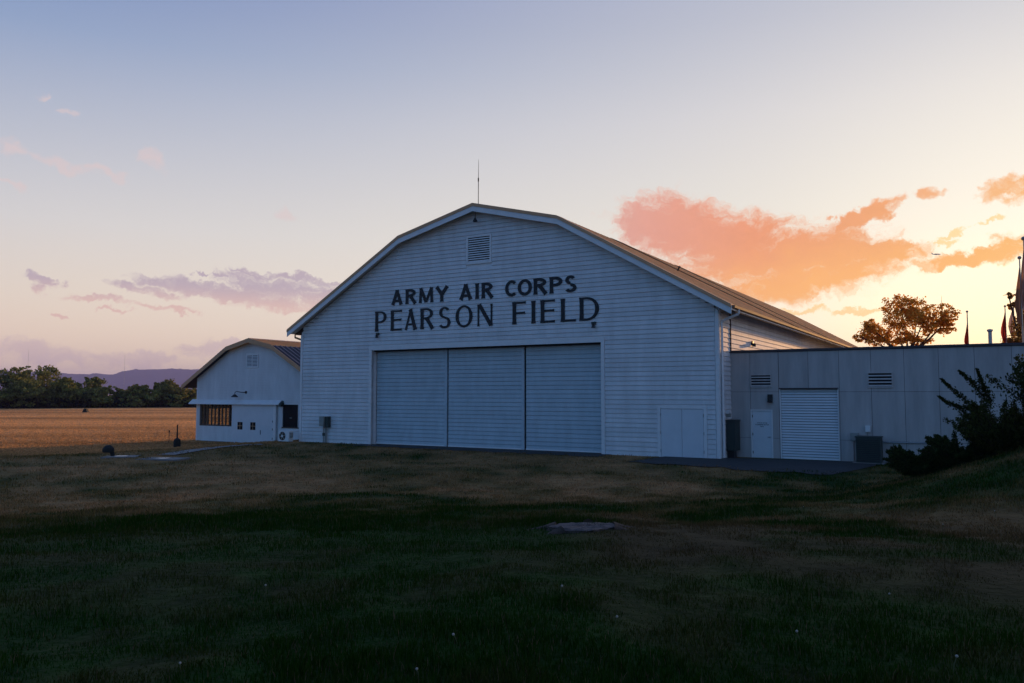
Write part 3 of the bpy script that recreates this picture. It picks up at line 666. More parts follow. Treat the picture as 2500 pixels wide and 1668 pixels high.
# ------------------------------------------------------------------ annex
def build_annex():
    y = 1.85
    t = thing('annex', 'low flat-roofed annex with panelled wall and roll-up door beside the hangar', 'building', H(0.02, y, 0), HROT)
    XE = 26.0
    DR = (.94, 1.95, -.1, 2.26); RU = (2.27, 4.86, -.1, 3.23)
    wall = cells(MB(), .0, XE, -.3, 4.98, .03, .3, [DR, RU]).build('front_wall', 'dark', t)
    cols = [0.0, .94, 2.255] + [2.255 + 1.325 * k for k in range(1, 19)]; rows = [-.25, .93, 3.10, 4.97]
    for i in range(len(cols) - 1):
        for j in range(3):
            a, b, c, d = cols[i] + .007, cols[i + 1] - .007, rows[j] + (.006 if j else 0), rows[j + 1] - .006
            parts = [(a, b, c, d)]
            for h in (DR, RU):
                ns = []
                for (p, q, r, s) in parts:
                    if h[1] <= p or h[0] >= q or h[3] <= r or h[2] >= s: ns.append((p, q, r, s)); continue
                    if h[0] - p > .03: ns.append((p, h[0], r, s))
                    if q - h[1] > .03: ns.append((h[1], q, r, s))
                    if s - h[3] > .03: ns.append((max(p, h[0]), min(q, h[1]), h[3], s))
                parts = ns
            for (p, q, r, s) in parts: MB().box(p, q, .0, .029, r, s).build('panel', 'annex', wall)
    MB().box(-.02, XE, .3, 17, -.3, 4.80).build('body', 'annex', t)
    MB().box(-.02, XE + .1, -.07, .34, 4.985, 5.09).build('coping', 'cap', t)
    MB().box(-.02, XE, .341, 17, 4.801, 4.86).build('flat_roof', 'plinth', t)
    MB().box(XE - .3, XE + .1, .341, 17.1, 4.985, 5.12).build('coping', 'cap', t)
    # door
    d = MB().box(DR[0] + .06, DR[1] - .06, .03, .09, -.02, DR[3] - .06).build('door', 'doorpaint', t)
    MB().box(DR[0], DR[0] + .055, -.012, .10, -.05, DR[3]).build('door_frame', 'trim', t); MB().box(DR[1] - .055, DR[1], -.012, .10, -.05, DR[3]).build('door_frame', 'trim', t); MB().box(DR[0] + .056, DR[1] - .056, -.012, .10, DR[3] - .055, DR[3]).build('door_frame', 'trim', t)
    MB().tube([(1.80, .03, .98), (1.80, -.03, .98), (1.70, -.04, .98)], .018, 8).build('handle', 'steel', d)
    MB().tube([(1.80, .03, .98), (1.80, .022, .98)], .035, 12).build('escutcheon', 'steel', d)
    for z in (.25, 1.1, 1.95): MB().box(1.0, 1.03, .012, .03, z - .06, z + .06).build('hinge', 'black', d)
    rs = np.random.RandomState(4)                            # three rows of small stencilled characters, too worn to read
    def mark(a, b, z, h):
        m = MB(); x = a
        while x < b:
            wd = rs.uniform(.018, .03); m.box(x, x + wd * .3, .0275, .0295, z, z + h); m.box(x + wd * .31, x + wd, .0275, .0295, z + h * rs.choice([0, .4, .8]), z + h * rs.uniform(.85, 1)) ; x += wd + .012
            if rs.rand() < .12: x += .03
        m.build('stencil_text', 'green', d)
    mark(1.24, 1.66, 1.60, .06); mark(1.14, 1.74, 1.52, .06); mark(1.36, 1.55, 1.44, .05)
    # roll-up door
    r = MB().box(RU[0], RU[1], .14, .20, -.05, RU[3]).build('roll_up_door', 'grey', t)  # grey backing paints the shade in the grooves between slats
    n = 26; st = (RU[3] - .0) / n
    for k in range(n):
        z = k * st
        MB().hexa([(RU[0] + .052, .095, z), (RU[1] - .052, .095, z), (RU[1] - .02, .139, z), (RU[0] + .02, .139, z), (RU[0] + .02, .130, z + st * .74), (RU[1] - .02, .130, z + st * .74), (RU[1] - .02, .139, z + st * .74), (RU[0] + .02, .139, z + st * .74)]).build('slat', 'white' if k < 1 else 'doorpaint', r)
    MB().box(RU[0], RU[0] + .05, .03, .112, -.05, RU[3]).build('guide_rail', 'trim', t); MB().box(RU[1] - .05, RU[1], .03, .112, -.05, RU[3]).build('guide_rail', 'trim', t)
    MB().box(RU[0], RU[1], -.045, -.002, RU[3] + .002, RU[3] + .05).build('drip_edge', 'cap', t)
    # louvres
    for a, b, c, e in ((1.0, 1.90, 3.36, 3.88), (6.13, 7.06, 3.33, 3.91)):
        v = MB().box(a, b, -.012, -.002, c, e).build('vent', 'dark', t)
        MB().box(a - .04, b + .04, -.05, -.001, c - .06, c).build('vent_frame', 'annex', v); MB().box(a - .04, b + .04, -.05, -.001, e, e + .05).build('vent_frame', 'annex', v)
        for q in (a - .04, b): MB().box(q, q + .04, -.05, -.001, c, e).build('vent_frame', 'annex', v)
        m = 4; s = (e - c) / m
        for k in range(m):
            z = c + k * s + .01
            MB().hexa([(a, -.05, z + .0), (b, -.05, z + .0), (b, -.04, z - .0), (a, -.04, z - .0), (a, -.024, z + s * .42), (b, -.024, z + s * .42), (b, -.016, z + s * .36), (a, -.016, z + s * .36)]).build('slat', 'annex', v)
    return t
annex = build_annex()
def AT(name, label, cat, x, dy, z, group=None): return thing(name, label, cat, H(x + .02, 1.85 + dy, z), HROT, group)
t = AT('wall_pack_light', 'dark wall pack light beside the annex roll-up door', 'wall lamp', 1.86, -.001, 2.62)
MB().box(-.11, .11, -.10, 0, .06, .36).build('housing', 'black', t); MB().hexa([(-.10, -.20, -.02), (.10, -.20, -.02), (.10, -.0, -.02), (-.10, -.0, -.02), (-.10, -.12, .058), (.10, -.12, .058), (.10, 0, .058), (-.10, 0, .058)]).build('hood', 'black', t)
t = AT('junction_box', 'grey junction box on a conduit beside the roll-up door', 'electrical box', 5.50, -.001, 0)
MB().box(-.17, .16, -.17, -.0, .92, 1.27).build('box', 'grey', t); MB().box(-.155, .145, -.182, -.171, .94, 1.25).build('cover', 'grey', t)
MB().tube([(-.06, -.07, -.1), (-.06, -.07, .93)], .03, 8).build('conduit', 'steel', t); MB().tube([(.05, -.07, -.1), (.05, -.07, .93)], .022, 8).build('conduit', 'white', t)
t = AT('disconnect_switch', 'small pale switch box on the wall above the dark condenser', 'electrical box', 6.05, -.001, 1.32)
MB().box(-.10, .10, -.12, 0, 0, .28).build('box', 'white', t); MB().box(-.085, .085, -.13, -.121, .02, .26).build('cover', 'white', t); MB().tube([(-.02, -.05, 0), (-.02, -.05, -.35)], .018, 6).build('conduit', 'grey', t)
t = AT('condenser', 'dark louvred air conditioning condenser standing by the annex wall', 'air conditioner', 6.12, -1.05, float(terr(*H(6.12, .8)[:2])))
MB().box(-.46, .52, 0, .8, .05, 1.12).build('casing', 'green', t); MB().box(-.49, .55, -.03, .83, 1.121, 1.17).build('top_lid', 'green', t)
MB().box(-.60, .66, -.12, .92, -.15, .05).build('base_pad', 'concrete', t)
for k in range(12): MB().box(-.42, .48, -.022, -.001, .12 + k * .08, .15 + k * .08).build('louvre', 'black', t)
t = AT('refrigerant_pipe', 'thin horizontal pipe along the annex wall beside the condenser', 'pipe', 6.6, -.06, .90)
MB().tube([(0, 0, 0), (2.2, 0, 0)], .028, 8).build('pipe', 'steel', t)
for q in (.3, 1.1, 1.9): MB().box(q, q + .03, -.03, .058, -.035, .035).build('clip', 'steel', t)
p = ray(2418, 838); d_ = 39.5 / p[1]
t = thing('vent_stack', 'short capped vent stack on the annex roof near the flags', 'vent stack', (p[0] * d_, p[1] * d_, 4.86), HROT)
MB().tube([(0, 0, 0), (0, 0, 1.3)], .085, 12).build('pipe', 'steel', t); MB().lathe([(.085, 1.24), (.13, 1.28), (.13, 1.36), (.0, 1.40)], 14).build('cap', 'steel', t)

# ------------------------------------------------------------------ small building
def build_small():
    ox, oy, oz = -34.7, 3.0, -.48
    t = thing('small_building', 'small white gambrel-roofed building with barred window left of the hangar', 'building', H(ox, oy, oz), HROT)
    w2, dep = 5.95, 10.0; ez = 4.78
    P = [(7.25, 4.10), (2.35, 6.88), (0, 7.42), (-2.35, 6.88), (-7.25, 4.10)]
    W1 = (-5.49, -1.94, 1.21, 2.70); W2 = (3.18, 4.68, 1.18, 2.74); DO = (-1.86, 2.68, 0.0, 2.70)
    cells(MB(), -w2, w2, 0, ez, 0, .14, [W1, W2]).prism([(w2, ez), (2.35, 6.75), (0, 7.28), (-2.35, 6.75), (-w2, ez)], 0, .14).build('front_wall', 'trim', t)
    sd = MB(); st = .115; k = 0
    while k * st < 7.0:                                       # narrow boards, joined
        z0 = k * st; z1 = z0 + st - .022; k += 1
        l, r = roofx(z1, P, .22); l = max(l, -w2 + .1); r = min(r, w2 - .1)
        if r - l < .3: break
        seg = [(l, r)]
        for h in (W1, W2, (DO[0], DO[1], 0, 2.66), (-.60, .66, 5.35, 6.32)):
            m = .07
            if z1 <= h[2] - m or z0 >= h[3] + m: continue
            ns = []
            for a, b in seg:
                if h[1] + m <= a or h[0] - m >= b: ns.append((a, b)); continue
                if h[0] - m - a > .05: ns.append((a, h[0] - m))
                if b - h[1] - m > .05: ns.append((h[1] + m, b))
            seg = ns
        for a, b in seg: board(sd, a, b, a, b, z0, z1, 0, .034, .018)
    s = sd.build('siding', 'siding', t); s['kind'] = 'stuff'
    MB().box(-w2 - .02, -w2 + .1, -.03, -.0, 0, ez - .1).build('corner_board', 'trim', t)
    MB().box(-w2, w2, .0, .14, -.6, 0).build('plinth', 'plinth', t)
    LW = (.9, 7.6, .75, 2.35)                                 # window band in the left wall
    lw = MB()
    for (a, b, c, d) in ((.14, LW[0], 0, ez), (LW[1], dep, 0, ez), (LW[0], LW[1], 0, LW[2]), (LW[0], LW[1], LW[3], ez)): lw.box(-w2, -w2 + .14, a, b, c, d)
    lw.build('side_wall', 'siding', t)
    for k in range(7):
        yy = LW[0] + (LW[1] - LW[0]) * k / 6; MB().box(-w2 + .03, -w2 + .10, yy - .05, yy + .05, LW[2], LW[3]).build('mullion', 'wood', t)
    MB().box(-w2 + .055, -w2 + .065, LW[0], LW[1], LW[2], LW[3]).build('pane', 'glass', t)
    MB().box(w2 - .14, w2, .14, dep, 0, ez).build('side_wall', 'siding', t)
    MB().prism([(w2, 0), (w2, ez), (2.35, 6.75), (0, 7.28), (-2.35, 6.75), (-w2, ez), (-w2, 0)], dep, dep + .14).build('rear_wall', 'siding', t)
    MB().box(-w2, w2, .14, dep, -.6, -.05).build('floor', 'wood', t)
    MB().box(-w2 + .14, w2 - .14, .14, dep, ez - .3, ez - .2).build('ceiling', 'wood', t)
    MB().box(-1.5, -1.4, .14, dep, -.05, ez - .31).build('partition', 'wood', t)
    # windows
    f = MB().box(W1[0] - .06, W1[1] + .06, -.04, .0, W1[2] - .09, W1[2]).build('window_frame', 'wood', t)
    for a, b, c, d in ((W1[0] - .06, W1[1] + .06, W1[3], W1[3] + .05), (W1[0] - .06, W1[0], W1[2], W1[3]), (W1[1], W1[1] + .06, W1[2], W1[3])): MB().box(a, b, -.038, .0, c, d).build('frame_piece', 'wood', f)
    n = 9
    for k in range(n + 1):
        x = W1[0] + (W1[1] - W1[0]) * k / n; MB().box(x - .07, x + .07, .02, .06, W1[2], W1[3]).build('mullion', 'wood', f)
    for k in range(1, 6):
        z = W1[2] + (W1[3] - W1[2]) * k / 6; MB().box(W1[0], W1[1], .042, .06, z - .014, z + .014).build('glazing_bar', 'wood', f)
    MB().box(W1[0], W1[1], .062, .066, W1[2], W1[3]).build('pane', 'glass', f)
    f2 = MB().box(W2[0], W2[1], .03, .05, W2[2], W2[3]).build('dark_window', 'glassdark', t)
    MB().box(W2[0] - .05, W2[1] + .05, -.04, .0, W2[2] - .07, W2[2]).build('sill', 'wood', f2)
    for q in (W2[0] - .05, W2[1]): MB().box(q, q + .05, -.035, .0, W2[2], W2[3]).build('frame_piece', 'trim', f2)
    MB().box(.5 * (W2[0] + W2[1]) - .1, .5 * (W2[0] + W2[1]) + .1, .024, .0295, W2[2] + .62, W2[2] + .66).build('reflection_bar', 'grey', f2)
    # sliding door with hood
    d = MB().box(DO[0], DO[1], -.16, -.07, -.10, DO[3]).build('sliding_door', 'doorpaint', t)
    MB().box(DO[1] - .25, DO[1] - .002, -.19, -.161, -.10, DO[3] - .01).build('stile', 'trim', d)
    MB().box(DO[0] + 2.9, DO[1] - .26, -.176, -.161, -.06, 1.72).build('wicket_door', 'doorpaint', d)
    for z in (.35, 1.0, 1.55): MB().box(DO[1] - .33, DO[1] - .28, -.185, -.177, z - .07, z + .07).build('hinge', 'black', d)
    MB().box(DO[0] + 3.02, DO[0] + 3.06, -.20, -.177, .62, .92).build('handle', 'black', d)
    for a in (-1.22, .12):
        g = MB().box(a, a + .52, -.166, -.161, .92, 1.46).build('door_window', 'glassdark', d)
        for q in (a + .245,): MB().box(q, q + .03, -.175, -.167, .92, 1.46).build('glazing_bar', 'flashing', g)
        MB().box(a, a + .52, -.174, -.167, 1.175, 1.205).build('glazing_bar', 'flashing', g)
        MB().box(a - .05, a, -.18, -.161, .90, 1.48).build('window_casing', 'trim', g)
    MB().hexa([(-6.48, -.36, 2.72), (3.10, -.36, 2.72), (3.10, -.0, 2.72), (-6.48, -.0, 2.72), (-6.48, -.34, 2.80), (3.10, -.34, 2.80), (3.10, -.0, 3.08), (-6.48, -.0, 3.08)]).build('track_hood', 'trim', t)
    MB().hexa([(3.11, -.34, 2.6), (3.28, -.34, 2.6), (3.28, -.0, 2.6), (3.11, -.0, 2.6), (3.11, -.30, 2.80), (3.28, -.26, 2.78), (3.28, -.0, 3.0), (3.11, -.0, 3.05)]).build('hood_end', 'green', t)
    # gable vent
    v = MB().box(-.52, .58, -.012, -.001, 5.42, 6.24).build('vent', 'dark', t)
    for a, b, c, e in ((-.60, .66, 5.35, 5.42), (-.60, .66, 6.24, 6.31), (-.60, -.52, 5.42, 6.24), (.58, .66, 5.42, 6.24), (.0, .05, 5.42, 6.24)): MB().box(a, b, -.05, -.013, c, e).build('vent_frame', 'trim', v)
    for k in range(8):
        z = 5.43 + k * .10
        for a, b in ((-.52, .0), (.05, .58)): MB().hexa([(a, -.045, z), (b, -.045, z), (b, -.038, z), (a, -.038, z), (a, -.016, z + .06), (b, -.016, z + .06), (b, -.014, z + .05), (a, -.014, z + .05)]).build('slat', 'trim', v)
    # roof
    Y0, Y1 = -.42, dep + .5
    for i in range(4):
        (xa, za), (xb, zb) = P[i], P[i + 1]
        rs = MB().hexa([(xa, Y0, za - .16), (xb, Y0, zb - .16), (xb, Y1, zb - .16), (xa, Y1, za - .16), (xa, Y0, za), (xb, Y0, zb), (xb, Y1, zb), (xa, Y1, za)]).build('roof_slope', 'roofshade' if i in (0, 3) else 'roof', t)  # gold upper and dark lower slopes: sun and shade painted as roof colours
        nb = 22
        for k in range(nb):
            y = Y0 + .35 + k * (Y1 - Y0 - .5) / nb
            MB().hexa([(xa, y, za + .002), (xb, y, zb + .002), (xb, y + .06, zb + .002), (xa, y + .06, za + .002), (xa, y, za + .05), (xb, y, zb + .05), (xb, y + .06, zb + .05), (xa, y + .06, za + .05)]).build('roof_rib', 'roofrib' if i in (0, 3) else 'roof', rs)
        MB().hexa([(xa, Y0 - .04, za - .26), (xb, Y0 - .04, zb - .26), (xb, Y0 - .002, zb - .26), (xa, Y0 - .002, za - .26), (xa, Y0 - .04, za + .05), (xb, Y0 - .04, zb + .05), (xb, Y0 - .002, zb + .05), (xa, Y0 - .002, za + .05)]).build('bargeboard', 'flashing', t)
    MB().prism([(-.2, 7.40), (0, 7.44), (.2, 7.40), (0, 7.50)], Y0, Y1).build('ridge_cap', 'flashing', t)
build_small()
t = HT('gooseneck_lamp', 'dark gooseneck lamp on the small building above the sliding door hood', 'wall lamp', -35.55, 2.975, 3.12)
MB().tube([(.30, 0, .0), (.30, -.04, 0)], .10, 14).build('wall_plate', 'black', t)
MB().tube([(.30, -.03, 0), (.05, -.25, .0), (-.20, -.40, .06), (-.33, -.44, .02), (-.38, -.45, -.12)], .025, 8).build('arm', 'black', t)
MB().lathe([(.04, .06), (.10, .02), (.24, -.10), (.25, -.15), (.22, -.14), (.0, .0)], 18, (-.38, -.45, -.20)).build('lamp_shade', 'black', t)

# ------------------------------------------------------------------ small things on the left lawn
def G(px, py):
    p = hit(px, py); return (float(p[0]), float(p[1]), float(terr(p[0], p[1])))
def slab(px, py, w, d, rot, label):
    x, y, z = G(px, py); t = thing('concrete_slab', label, 'slab', (x, y, z), rot)
    MB().box(-w / 2, w / 2, -d / 2, d / 2, -.08, .05).build('slab', 'concrete', t); MB().box(-.25, .25, -.22, .22, .051, .065).build('cover', 'steel', t)
slab(296, 1116.5, 1.5, 1.1, .2, 'pale flat concrete slab in the lawn beside the black hooded post')
slab(398, 1122, 2.0, 1.2, -.1, 'bluish flat concrete slab in the lawn, wider of the two slabs')
x, y, z = G(264, 1116); t = thing('hooded_post', 'black rounded hood on a short leaning post in the lawn', 'hood', (x, y, z), .3)
MB().tube([(.20, 0, -.1), (.18, 0, .16), (.10, 0, .38)], [.08, .10, .10], 10).build('post', 'hood', t)
MB().lathe([(.24, .22), (.27, .30), (.25, .40), (.18, .50), (.08, .56), (0, .57)], 20).build('hood', 'hood', t, True)
x, y, z = G(432, 1093); t = thing('barrel_post', 'black barrel with an upright post at the field edge', 'barrel', (x, y, z), 0)
MB().lathe([(0, 0), (.21, 0), (.23, .30), (.20, .52), (.07, .62), (0, .62)], 16).build('barrel', 'hood', t); MB().tube([(0, 0, .6), (0, 0, 1.05), (0, 0, 1.5)], [.06, .045, .04], 8).build('post', 'hood', t)
x, y, z = G(412, 1086); t = thing('marker_stake', 'thin dark stake standing in the field near the barrel', 'stake', (x, y, z), 0)
MB().tube([(0, 0, -.1), (.02, 0, 1.0)], .018, 6).build('rod', 'bark', t); MB().box(-.035, .055, -.01, .01, .86, 1.0).build('tab', 'bark', t)
x, y, z = G(209, 1007); t = thing('field_marker', 'small dark marker far out in the golden field', 'marker', (x, y, z), 0)
MB().hexa([(-.5, -.4, 0), (.5, -.4, 0), (.5, .4, 0), (-.5, .4, 0), (-.3, -.25, .6), (.15, -.25, .75), (.15, .25, .75), (-.3, .25, .6)]).build('body', 'hood', t); MB().tube([(-.2, 0, .6), (-.22, 0, .9)], .05, 6).build('handle', 'hood', t)
pw = MB()
pth = [G(px, py)[:2] for px, py in ((405, 1112), (470, 1101), (530, 1093), (590, 1088), (640, 1086))]
for a, b in zip(pth[:-1], pth[1:]):
    d = np.array(b) - np.array(a); n = np.array([-d[1], d[0]]) / np.hypot(*d) * .45
    q = [np.array(a) - n, np.array(b) - n, np.array(b) + n, np.array(a) + n]
    pw.poly([(p[0], p[1], float(terr(p[0], p[1])) + .035) for p in q], [(0, 1, 2, 3)])
o = pw.build('path', 'concrete'); o['kind'] = 'structure'

# stump ------------------------------------------------------------------------
def build_stump():
    x, y, z = G(1428, 1290)
    t = thing('tree_stump', 'broad pale cut tree stump low in the foreground lawn', 'stump', (x, y, z - .05), .2)
    mb = MB(); n = 44; rs = np.random.RandomState(2); lob = [1 + .10 * math.sin(3 * 2 * math.pi * k / n + .5) + .06 * math.sin(7 * 2 * math.pi * k / n) + rs.uniform(-.03, .03) for k in range(n)]
    prof = [(.68, -.1), (.58, .0), (.53, .04), (.51, .07)]; pts = []
    for q, (r, h) in enumerate(prof):
        for k in range(n):
            a = 2 * math.pi * k / n; rr = r * (lob[k] if q < 3 else lob[k] * .99); pts.append((rr * math.cos(a) * 1.0, rr * math.sin(a) * .62, h + (rs.uniform(-.012, .012) if q == 3 else 0)))
    f = [(q * n + k, q * n + (k + 1) % n, (q + 1) * n + (k + 1) % n, (q + 1) * n + k) for q in range(3) for k in range(n)]
    mb.poly(pts, f).build('bark', 'bark', t, True)
    m2 = MB(); rings = 9; pts = [(0, 0, .095)]
    for q in range(1, rings + 1):
        for k in range(n):
            a = 2 * math.pi * k / n; rr = .52 * lob[k] * q / rings; pts.append((rr * math.cos(a), rr * math.sin(a) * .62, .09 + rs.uniform(-.012, .012) - (.02 if q == rings else 0)))
    f = [(0, 1 + k, 1 + (k + 1) % n) for k in range(n)] + [(1 + (q - 1) * n + k, 1 + q * n + k, 1 + q * n + (k + 1) % n, 1 + (q - 1) * n + (k + 1) % n) for q in range(1, rings) for k in range(n)]
    m2.poly(pts, f).build('cut_face', 'stump', t)
    for k, (a, l) in enumerate(((.1, .55), (1.2, .35), (-.5, .45), (2.6, .4), (3.6, .3))):
        MB().tube([(.45 * math.cos(a), .40 * math.sin(a), .03), (.65 * math.cos(a), 0.55 * math.sin(a), .0), ((.65 + l) * math.cos(a + .1), (.55 + l) * math.sin(a + .1), -.06)], [.10, .06, .02], 8).build('root', 'bark', t, True)
build_stump()

# dandelion clocks -----------------------------------------------------------
for i, (px, py) in enumerate([(1769, 1223), (1962, 1240), (2087, 1221), (1885, 1201), (2431, 1260), (2302, 1291), (1497, 1543), (1956, 1574), (2325, 1639), (650, 1445), (440, 1638), (1117, 1568), (1024, 1656), (2180, 1480), (1365, 1455)]):
    x, y, z = G(px, py + 4); hgt = random.uniform(.05, .12); lean = random.uniform(-.03, .03)
    t = thing('dandelion', 'white dandelion seed head on a thin stem in the lawn', 'dandelion', (x, y, z), 0, 'dandelion seed heads in the lawn')
    MB().tube([(0, 0, -.02), (lean * .4, 0, hgt * .5), (lean, 0, hgt)], .003, 5).build('stem', 'stem', t)
    h = MB(); r = .007 + .003 * random.random(); h.lathe([(0, -r), (r * .7, -r * .7), (r, 0), (r * .7, r * .7), (0, r)], 10, (lean, 0, hgt)); h.build('seed_head', 'fluff', t, True)

# ------------------------------------------------------------------ plants
def quads(C, N_, U_, size, asp=1.0):                       # leaf quads: centres, normals, up hints, sizes
    N_ = N_ / np.linalg.norm(N_, axis=1, keepdims=True); a = np.cross(N_, U_); a /= np.maximum(np.linalg.norm(a, axis=1, keepdims=True), 1e-6); b = np.cross(N_, a)
    s = size[:, None]; a = a * s * .5; b = b * s * .5 * asp
    V = np.stack([C - b, C + a * .9, C + b, C - a * .9], 1).reshape(-1, 3); F = np.arange(len(V)).reshape(-1, 4); return V, F
def tree(name, label, base, clumps, nleaf, lsize, c0, c1, group=None, trunk_r=.2, seed=0, limbs=True, mat='leaf', forks=2):
    r = np.random.default_rng(seed); base = np.array(base, float)
    t = thing(name, label, 'tree', tuple(base), 0, group)
    top = np.mean([c[0] for c in clumps], 0); tm = MB()
    hb = np.array([top[0] * .5, top[1] * .5, min(c[0][2] - c[1][2] for c in clumps) * .55 + top[2] * .25])
    tm.tube([(0, 0, -.2), tuple(hb * .5 + np.array([.1, 0, 0]) * trunk_r), tuple(hb)], [trunk_r * 1.25, trunk_r, trunk_r * .8], 8)
    if limbs:
        for c, rad in clumps:
            c = np.array(c); rad = np.array(rad)
            m = hb * .45 + c * .55 + r.normal(0, .12, 3) * rad
            tm.tube([tuple(hb), tuple(m), tuple(c)], [trunk_r * .55, trunk_r * .36, trunk_r * .2], 6)
            for _ in range(forks):
                e = c + r.normal(0, 1, 3) * rad * .55; tm.tube([tuple(c), tuple((c + e) / 2 + r.normal(0, .05, 3) * rad), tuple(e)], [trunk_r * .2, trunk_r * .12, trunk_r * .05], 5)
    tm.build('trunk', 'bark', t)
    vol = np.array([np.prod(c[1]) ** .75 for c in clumps]); vol /= vol.sum(); C = []
    for (c, rad), f in zip(clumps, vol):
        n = int(nleaf * f); sub = max(5, n // 26)
        d = r.normal(0, 1, (sub, 3)); d /= np.linalg.norm(d, axis=1, keepdims=True); sc = np.array(c) + d * np.array(rad) * (r.random((sub, 1)) ** .42) * (.85 + .3 * r.random((sub, 1)))
        k = r.integers(0, sub, n); C.append(sc[k] + r.normal(0, 1, (n, 3)) * np.array(rad) * .13)
    C = np.concatenate(C); C[:, 2] = np.maximum(C[:, 2], .15)
    n = len(C); V, F = quads(C, r.normal(0, 1, (n, 3)), r.normal(0, 1, (n, 3)), lsize * (.6 + .8 * r.random(n)), .7)
    mixv = r.random(n)[:, None]; colr = np.array(c0) * (1 - mixv) + np.array(c1) * mixv; colr = np.repeat(colr, 4, 0)
    link('crown', mesh_np('crown', V, F, colr), mat, t); return t
def polar(az, d, z=None):
    x, y = d * math.sin(R(az)), d * math.cos(R(az)); return (x, y, float(terr(x, y)) if z is None else z)
# wood edge beyond the field, one tree at a time: (pixel centre, pixel top, pixel half width, distance)
OL0, OL1 = (.022, .030, .012), (.075, .075, .030)
row = [(20, 915, 42, 232, 0), (75, 897, 52, 236, 1), (62, 905, 38, 228, 0), (118, 905, 46, 234, 1), (150, 925, 34, 227, 0), (196, 937, 30, 228, 0), (228, 923, 32, 232, 1), (262, 945, 30, 229, 0), (300, 950, 32, 231, 0), (335, 941, 30, 229, 2), (362, 950, 28, 227, 0),
       (392, 936, 26, 230, 2), (418, 932, 30, 231, 2), (450, 945, 30, 229, 2), (480, 950, 34, 233, 0), (-35, 905, 46, 234, 1), (-90, 918, 46, 230, 0), (-150, 900, 50, 233, 1), (172, 952, 30, 229, 0), (250, 958, 30, 226, 0), (320, 962, 34, 226, 0), (440, 964, 34, 226, 0), (100, 950, 40, 226, 0), (20, 955, 40, 226, 0)]
for i, (px, py, hw, dist, kd) in enumerate(row):
    az, el = azel(px, py); b = polar(az, dist); ht = CAMZ + math.tan(R(el)) * dist - b[2]; w = hw / FPX * dist * 1.15; ht *= 1.05
    r = np.random.default_rng(100 + i); cl = []
    for k in range(9):
        zf = .14 + .70 * k / 8; q = .55 + .45 * math.sin(math.pi * min(1, zf + .1))
        cl.append(((r.normal(0, .36) * w * q, r.normal(0, .5) * w, ht * zf), (w * q * .60, w * .6, ht * .20)))
    cl.append(((r.normal(0, .12) * w, 0, ht * .90), (w * .34, w * .4, ht * .10)))
    lab = ['low dark shrubby tree in the wood edge beyond the golden field', 'tall dark broad-crowned tree rising above the wood edge beyond the field', 'thin olive sapling with pointed top in the wood edge beyond the field'][kd]
    cc = ((.09, .115, .035), (.27, .27, .085)) if kd != 2 else ((.11, .115, .035), (.33, .28, .09))
    tree('field_edge_tree', lab, b, cl, 3600, .60, *cc, group=['low trees of the wood edge', 'tall trees of the wood edge', 'olive saplings of the wood edge'][kd], trunk_r=.18, seed=200 + i, forks=1, mat='woodleaf')
def undergrowth():
    r = np.random.default_rng(8); n = 9000; az = r.uniform(-44, -16, n); d = 223 + 6 * r.random(n) + 0 * az
    x = d * np.sin(np.radians(az)); y = d * np.cos(np.radians(az)); z = terr(x, y) + r.random(n) ** 1.6 * 2.2 * (.5 + fbm(az * 1.5, az * 0))
    V, F = quads(np.stack([x, y, z], 1), r.normal(0, 1, (n, 3)), r.normal(0, 1, (n, 3)), .5 + .5 * r.random(n), .8)
    c = np.repeat(np.array([.025, .026, .014]) + r.random((n, 1)) * np.array([.035, .028, .014]), 4, 0)
    o = link('undergrowth', mesh_np('undergrowth', V, F, c), 'leaf'); o['kind'] = 'stuff'; tag(o, 'dark brambly undergrowth along the foot of the wood edge', 'undergrowth')
undergrowth()

# tree behind the annex, back-lit
def px_at(px, py, d): 
    r = ray(px, py); s = d / math.hypot(r[0], r[1]); return np.array([r[0] * s, r[1] * s, CAMZ + r[2] * s])
def build_back_tree():
    d = 62.0; b = px_at(2215, 845, d); b[2] = float(terr(b[0], b[1])); cl = []
    for px, py, hw, hh in ((2150, 812, 42, 26), (2115, 800, 26, 20), (2105, 826, 24, 16), (2190, 790, 38, 34), (2215, 750, 40, 28), (2255, 755, 42, 28), (2285, 770, 32, 28), (2240, 790, 40, 28), (2280, 805, 32, 20), (2200, 830, 34, 16), (2160, 832, 40, 14), (2250, 828, 40, 12), (2300, 785, 22, 16)):
        c = px_at(px, py, d) - b; s = d / FPX; cl.append(((c[0], c[1] + random.uniform(-1.2, 1.2), c[2]), (hw * s * .9, hw * s * .9, hh * s * .9)))
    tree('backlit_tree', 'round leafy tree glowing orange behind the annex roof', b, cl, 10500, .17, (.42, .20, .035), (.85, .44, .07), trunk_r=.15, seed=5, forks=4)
    d = 70.0; b = px_at(2510, 845, d); b[2] = float(terr(b[0], b[1])); cl = []
    for px, py, hw, hh in ((2490, 800, 26, 34), (2520, 740, 34, 40), (2500, 835, 40, 26), (2480, 745, 16, 14), (2540, 790, 40, 50), (2470, 718, 12, 8), (2475, 845, 26, 18)):
        c = px_at(px, py, d) - b; s = d / FPX; cl.append(((c[0], c[1] + random.uniform(-1, 1), c[2]), (hw * s * .9, hw * s * .9, hh * s * .9)))
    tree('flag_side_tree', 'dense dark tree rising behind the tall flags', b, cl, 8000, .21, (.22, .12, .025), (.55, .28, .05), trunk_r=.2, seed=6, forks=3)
build_back_tree()

